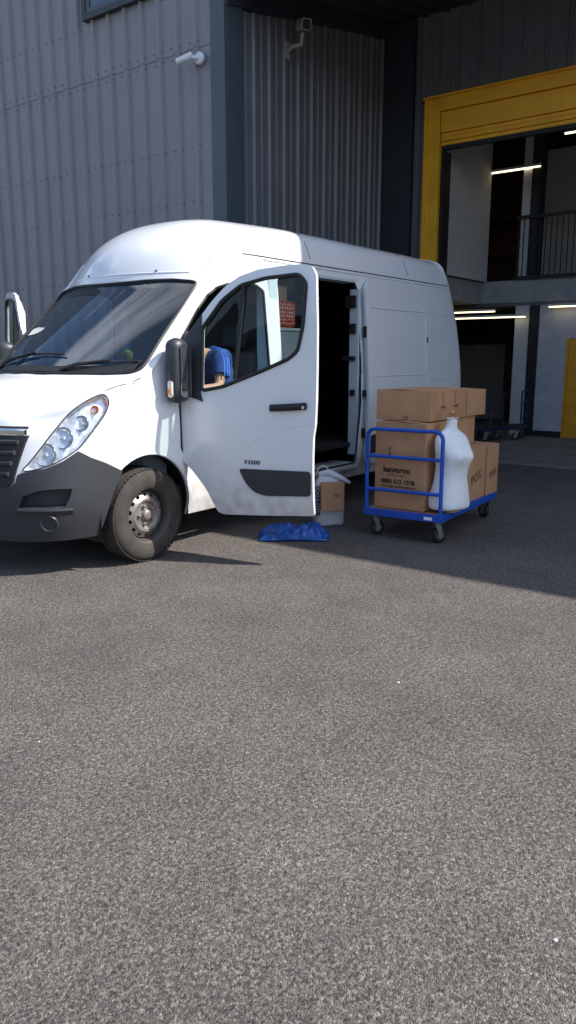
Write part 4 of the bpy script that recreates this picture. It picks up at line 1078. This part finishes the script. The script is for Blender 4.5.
# ------------------------------------------------------------------ goods seen through the side opening
def load(label, c, sz, rz, group='goods inside the van'): return carton(label, c, sz, rz, tape=False, group=group)
l1 = load('tall cardboard box standing inside the van behind the passenger door', (-2.04, .60, .622), (.40, .44, .80), R(4))
gb = thing('storage_box', 'grey plastic storage box stacked under the red patterned case in the van', 'storage box', (-2.02, .64, 1.445), R(2), 'goods inside the van')
MB().box(-.16, .16, -.19, .19, 0, .27).build('tub', mat('grey_plastic', (.36, .38, .39), .5), gb, bevel=.015)
MB().box(-.17, .17, -.20, .20, .271, .30).build('lid', mat('pale_lid', (.55, .57, .57), .45), gb, bevel=.008)
rc = thing('patterned_case', 'red case with small pale dots on top of the stack in the van', 'case', (-2.02, .62, 1.747), R(2), 'goods inside the van')
mr = bpy.data.materials.new('red_dotted'); mr.use_nodes = True; n = mr.node_tree; b = n.nodes['Principled BSDF']
t = n.nodes.new('ShaderNodeTexCoord'); v = n.nodes.new('ShaderNodeTexVoronoi'); v.inputs['Scale'].default_value = 30; v.inputs['Randomness'].default_value = .35
r = n.nodes.new('ShaderNodeValToRGB'); r.color_ramp.interpolation = 'CONSTANT'; r.color_ramp.elements[0].color = (.75, .55, .35, 1); r.color_ramp.elements[1].color = (.50, .035, .015, 1); r.color_ramp.elements[1].position = .30
n.links.new(t.outputs['Object'], v.inputs['Vector']); n.links.new(v.outputs['Distance'], r.inputs[0]); n.links.new(r.outputs[0], b.inputs['Base Color']); b.inputs['Roughness'].default_value = .7
MB().box(-.15, .15, -.17, .17, 0, .24).build('case_shell', mr, rc, bevel=.035)
load('small pale carton on top of the red case in the van', (-1.98, .60, 1.99), (.26, .26, .13), R(12))
load('cardboard box at the back of the van with its flaps up', (-2.5, -.1, .622), (.5, .5, 1.40), R(10))
bl = thing('folded_blanket', 'dark maroon removal blanket folded on the cargo floor', 'blanket', (-1.98, .72, .625), 0)
m_ = MB()
for k in range(3): m_.box(-.24+.01*k, .22, -.12, .13+.01*k, .055*k, .055*k+.05)
m_.build('folds', mat('maroon_felt', (.06, .018, .016), .95, var=.3, vscale=20), bl, bevel=.02)

# dashboard toys
for (dy, dz, col, lb, sz) in ((.70, 0, (.95, .33, .03), 'small orange fuzzy toy on the dashboard, next to the lime one', .034), (.635, .0, (.62, .85, .04), 'small lime green fuzzy toy on the dashboard, behind the orange one', .042)):
    bm = bmesh.new(); bmesh.ops.create_icosphere(bm, subdivisions=4, radius=sz)
    for vv in bm.verts: vv.co *= 1+.18*mnoise.noise(vv.co*60)+.10*abs(mnoise.noise(vv.co*25))
    me = bpy.data.meshes.new('plush_toy'); bm.to_mesh(me); bm.free(); o = bpy.data.objects.new('plush_toy', me); C.objects.link(o)
    me.materials.append(mat('plush', col, .95, var=.4, vscale=60)); 
    for p in me.polygons: p.use_smooth = True
    o.location = (-.20+(.02 if dy > .68 else -.03), dy, 1.462+sz*.86); tag(o, lb, 'toy', 'toys on the dashboard')

# ------------------------------------------------------------------ cameras and lamp on the wall
M_cctv = mat('cctv_white', (.72, .73, .76), .35, var=.03)
cc = thing('security_camera', 'white bullet security camera pointing left on the gable wall', 'camera', (WX+.04, -2.37, 5.28))
MB().lathe([(.075, 0), (.075, .03), (.06, .045), (0, .045)], axis='X', n=28).build('base', M_cctv, cc, smooth=40)
MB().tube([(.04, 0, 0), (.10, -.02, -.01), (.12, -.06, .0)], .024, 12).build('bracket', M_cctv, cc, smooth=60)
ax = Vector((.35, -.85, -.28)).normalized(); mm = ax.to_track_quat('Z', 'Y').to_matrix().to_4x4(); mm.translation = (.12, -.05, .015)
m_ = MB(); m_.lathe([(0, -.02), (.036, -.02), (.041, -.01), (.041, .20), (.038, .205), (.034, .185), (.034, .18)], n=28); m_.bm.transform(mm); m_.build('housing', M_cctv, cc, smooth=40)
m_ = MB(); m_.lathe([(.0345, .182), (0, .182)], n=24); m_.bm.transform(mm); m_.build('lens', M_blk, cc)
sc_ = thing('security_camera', 'beige box camera on a wall bracket high in the recess', 'camera', (-5.63, RY+.035, 5.66), 0)
M_beige = mat('camera_beige', (.34, .32, .27), .5)
MB().box(-.05, .05, 0, .02, -.12, .10).build('wall_plate', M_beige, sc_, bevel=.004)
MB().tube([(0, .02, -.02), (0, .12, .02), (-.02, .24, .02), (-.02, .26, .16)], [.022, .026, .03, .026], 10).build('arm', M_beige, sc_, smooth=50)
hd = Vector((.45, .86, -.22)).normalized(); mm = hd.to_track_quat('Z', 'Y').to_matrix().to_4x4(); mm.translation = (-.05, .20, .27)
m_ = MB(); w0 = rounded(.14, .14, .015, 3); w1 = rounded(.125, .125, .015, 3)
m_.rings([[Vector((a*.8, b*.8, -.02)) for a, b in w0], [Vector((a, b, .02)) for a, b in w0], [Vector((a, b, .20)) for a, b in w0], [Vector((a*.84, b*.84, .20)) for a, b in w0], [Vector((a*.84, b*.84, .185)) for a, b in w0]]); m_.bm.transform(mm); m_.build('housing', M_beige, sc_, smooth=30)
m_ = MB(); m_.prism([Vector((a*.83, b*.83, .187)) for a, b in w0], (0, 0, .002)); m_.bm.transform(mm); m_.build('lens', M_blk, sc_)

# trolleys parked inside
t2 = trolley('flatbed_trolley', 'dark blue flatbed trolley with hooped ends parked inside, behind the stacked boxes', (-9.35, -.66, .012), R(92), M_bluedk, W=.66, Ln=1.1, two=True, group='dark trolleys inside the warehouse', hz=.62)
t3 = trolley('flatbed_trolley', 'dark blue trolley with a leaning handle beside the white partition', (-9.9, -.28, .012), R(100), M_bluedk, W=.6, Ln=.9, group='dark trolleys inside the warehouse', hz=.62)

# small pale stones on the yard
def stone(x, y, s, lb):
    bm = bmesh.new(); bmesh.ops.create_icosphere(bm, subdivisions=2, radius=s)
    for vv in bm.verts: vv.co = Vector((vv.co.x*1.2, vv.co.y, vv.co.z*.6))*(1+.3*mnoise.noise(vv.co*90+Vector((x, y, 0))))
    me = bpy.data.meshes.new('pebble'); bm.to_mesh(me); bm.free(); o = bpy.data.objects.new('pebble', me); C.objects.link(o)
    me.materials.append(bpy.data.materials.get('pale_stone') or mat('pale_stone', (.55, .53, .49), .8)); o.location = (x, y, s*.4); tag(o, lb, 'pebble', 'pale pebbles on the yard')

for x, y, sz, lb in ((1.94, 4.66, .006, 'pale pebble at the bottom right of the near yard'), (.76, 3.54, .007, 'pale pebble on the sunlit yard below the trolley'), (2.11, 2.68, .004, 'tiny pale pebble at the left of the near yard')): stone(x, y, sz, lb)


# ------------------------------------------------------------------ the man in the cab
M_skin = mat('skin', (.52, .28, .19), .5, var=.06)
M_navy = mat('navy_cloth', (.015, .055, .20), .85, var=.2, vscale=12, bump=.2, bscale=30)
M_bright = mat('bright_blue_cloth', (.04, .17, .65), .8, var=.1)
M_hair = mat('brown_hair', (.05, .028, .018), .8, var=.3, vscale=90)
def skin_mesh(name, pts, edges, m, parent, sub=2, root=0):
    me = bpy.data.meshes.new(name); me.from_pydata([p[:3] for p in pts], edges, []); o = bpy.data.objects.new(name, me); C.objects.link(o)
    sk = o.modifiers.new('skin', 'SKIN'); sk.use_smooth_shade = True
    if not me.skin_vertices: 
        bm = bmesh.new(); bm.from_mesh(me); bm.verts.layers.skin.verify(); bm.to_mesh(me); bm.free()
    for v, p in zip(me.skin_vertices[0].data, pts): v.radius = (p[3], p[4] if len(p) > 4 else p[3])
    me.skin_vertices[0].data[root].use_root = True
    su = o.modifiers.new('sub', 'SUBSURF'); su.levels = sub; su.render_levels = sub
    me2 = evaluated(o); bpy.data.objects.remove(o); me2.name = name; me2.materials.clear(); me2.materials.append(m)
    for p in me2.polygons: p.use_smooth = True; p.material_index = 0
    r = bpy.data.objects.new(name, me2); C.objects.link(r); r.parent = parent; return r
PX_, PY_ = -.87, .66
man = thing('person', 'man in a blue striped t-shirt bending forward on the passenger seat of the van', 'person', (PX_, PY_, 0))
J = [(-.36, 0, 1.03, .15, .12), (-.37, 0, 1.18, .15, .11), (-.30, 0, 1.34, .155, .11), (-.20, 0, 1.46, .15, .10), (-.10, 0, 1.52, .058), (-.03, 0, 1.545, .052),      # 0-5 pelvis .. neck
     (-.20, .15, 1.475, .07), (-.20, -.15, 1.475, .07),                                                                      # 6,7 shoulders
     (-.15, .20, 1.36, .052), (-.09, .235, 1.245, .042), (.03, .19, 1.235, .036), (.13, .13, 1.245, .026),                # 8-11 left arm
     (-.12, -.22, 1.36, .052), (-.02, -.24, 1.25, .042), (.12, -.18, 1.27, .034), (.22, -.12, 1.29, .026),                  # 12-15 right arm
     (-.30, .10, 1.02, .095), (.02, .12, 1.05, .075), (.10, .12, .88, .055), (.12, .12, .72, .045), (.24, .12, .69, .035),      # 16-20 left leg
     (-.30, -.10, 1.02, .095), (.02, -.12, 1.05, .075), (.10, -.12, .88, .055), (.12, -.12, .72, .045), (.24, -.12, .69, .035)]
Ed = [(0, 1), (1, 2), (2, 3), (3, 4), (4, 5), (3, 6), (3, 7), (6, 8), (8, 9), (9, 10), (10, 11), (7, 12), (12, 13), (13, 14), (14, 15), (0, 16), (16, 17), (17, 18), (18, 19), (19, 20), (0, 21), (21, 22), (22, 23), (23, 24), (24, 25)]
skin_mesh('body', J, Ed, M_skin, man)
def grow(ids, g): return [tuple(J[i][:3])+tuple(r+g for r in J[i][3:]) for i in ids]
skin_mesh('t_shirt', grow([0, 1, 2, 3, 6, 7], .034)+[(-.165, .18, 1.40, .072), (-.145, .205, 1.345, .070), (-.15, -.195, 1.40, .072), (-.115, -.225, 1.345, .070)], [(0, 1), (1, 2), (2, 3), (3, 4), (3, 5), (4, 6), (6, 7), (5, 8), (8, 9)], M_navy, man)
skin_mesh('trousers', grow([0, 16, 17, 18, 19, 21, 22, 23, 24], .012), [(0, 1), (1, 2), (2, 3), (3, 4), (0, 5), (5, 6), (6, 7), (7, 8)], mat('dark_trousers', (.02, .022, .028), .9), man)
# three bright stripes along the shoulder and sleeve
SL = [Vector(p) for p in ((-.20, .07, 1.485), (-.20, .155, 1.475), (-.165, .188, 1.40), (-.14, .212, 1.335))]
MB().tube([SL[1], SL[2], SL[3]], [.080, .076, .074], 22).build('sleeve', mat('sleeve_blue', (.012, .045, .20), .85, bump=.4, bscale=25), man, smooth=60)
for off in (-.4, 0, .4):
    pts = []
    for c, rr, n_ in ((SL[0], .088, (0, .1, 1)), (SL[1], .081, (0, .5, .9)), (SL[1]*.5+SL[2]*.5, .079, (0, .9, .4)), (SL[2], .077, (0, 1, .1)), (SL[3], .075, (0, 1, 0))):
        n_ = Vector(n_)+Vector((off, 0, 0)); pts.append(c+n_.normalized()*rr)
    MB().tube(pts, .006, 6).build('sleeve_stripe', M_bright, man, smooth=60)
# head bowed forward, face down-forward
hm = Matrix.Translation((PX_*0+.055, 0, 1.585)) @ Matrix.Rotation(R(38), 4, 'Y')
bm = bmesh.new(); bmesh.ops.create_uvsphere(bm, u_segments=28, v_segments=20, radius=1)
for v in bm.verts:
    x, y, z = v.co; jaw = max(0, -z)
    v.co = Vector((x*.098*(1-.12*jaw)+(.012 if x > 0 else 0)*jaw, y*.076*(1-.28*jaw), z*.118))
    if x > .9 and abs(y) < .22 and -.35 < z < .1: v.co.x += .020*(1-abs(y)/.22)
me = bpy.data.meshes.new('head'); bm.transform(hm); bm.to_mesh(me); bm.free(); o = bpy.data.objects.new('head', me); C.objects.link(o); o.parent = man; me.materials.append(M_skin)
for p in me.polygons: p.use_smooth = True
bm = bmesh.new(); bmesh.ops.create_uvsphere(bm, u_segments=28, v_segments=20, radius=1)
bmesh.ops.delete(bm, geom=[v for v in bm.verts if (v.co.z < .28 and v.co.x > -.25) or v.co.z < -.45], context='VERTS')
for v in bm.verts: v.co = Vector((v.co.x*.106-.004, v.co.y*.083, v.co.z*.127))*(1+.03*mnoise.noise(v.co*8))
me = bpy.data.meshes.new('hair'); bm.transform(hm); bm.to_mesh(me); bm.free(); o = bpy.data.objects.new('hair', me); C.objects.link(o); o.parent = man; me.materials.append(M_hair)
for p in me.polygons: p.use_smooth = True
for s in (1, -1):
    m_ = MB(); m_.lathe([(0, .006), (.012, .009), (.022, .004), (.024, -.004), (0, -.006)], n=14); m_.bm.transform(hm @ Matrix.Translation((-.005, s*.078, -.005)) @ Matrix.Rotation(R(-s*80), 4, 'X')); m_.build('ear', M_skin, man, smooth=60)
    m_ = MB(); m_.lathe([(0, .004), (.007, .003), (.010, 0)], n=12); m_.bm.transform(hm @ Matrix.Translation((.088, s*.03, .008)) @ Matrix.Rotation(R(80), 4, 'Y')); m_.build('eye', M_blk, man, smooth=60)
for hx, hy, hz, s in ((.13, .13, 1.245, 1), (.22, -.12, 1.29, -1)):
    F_ = [(hx, hy, hz, .022, .014), (hx+.05, hy-s*.012, hz-.004, .034, .014), (hx+.085, hy-s*.018, hz-.008, .036, .013)]; E_ = [(0, 1), (1, 2)]
    for k, (dy, ln) in enumerate(((-.028, .062), (-.010, .075), (.010, .07), (.027, .055))):
        b0 = len(F_); x0, y0, z0 = hx+.088, hy-s*.018+dy, hz-.008
        F_ += [(x0, y0, z0, .0095), (x0+ln*.5, y0, z0-.006, .0085), (x0+ln*.85, y0, z0-.024, .0075)]; E_ += [(2, b0), (b0, b0+1), (b0+1, b0+2)]
    b0 = len(F_); F_ += [(hx+.045, hy-s*.045, hz-.01, .011), (hx+.075, hy-s*.062, hz-.02, .009)]; E_ += [(1, b0), (b0, b0+1)]
    skin_mesh('hand', F_, E_, M_skin, man)

LEAF = ['brown dry leaf on the van roof, nearest the windscreen', 'brown dry leaf in the middle of the roof scatter', 'brown dry leaf on the roof towards the open doors', 'brown dry leaf on the roof farthest from the windscreen', 'brown dry leaf at the front corner of the roof scatter']
M_leaf = mat('dry_leaf', (.16, .10, .045), .8, var=.3, vscale=40)
for k, (x, y) in enumerate(((-1.75, .10), (-1.84, .02), (-1.90, .16), (-2.0, -.05), (-1.66, .2))):
    p = top_pt(x, y, .004); a = k*1.3; lf = MB(); ou = []
    for q_ in range(10):
        th = 2*math.pi*q_/10; r_ = .028*(1+.35*math.cos(3*th)); ou.append((p.x+r_*1.4*math.cos(th+a), p.y+r_*.8*math.sin(th+a), p.z+.004+.006*math.sin(th*2+k)))
    lf.prism(ou, (0, 0, .0015)); o = lf.build('dry_leaf', M_leaf); tag(o, LEAF[k], 'leaf', 'dry leaves on the van roof')
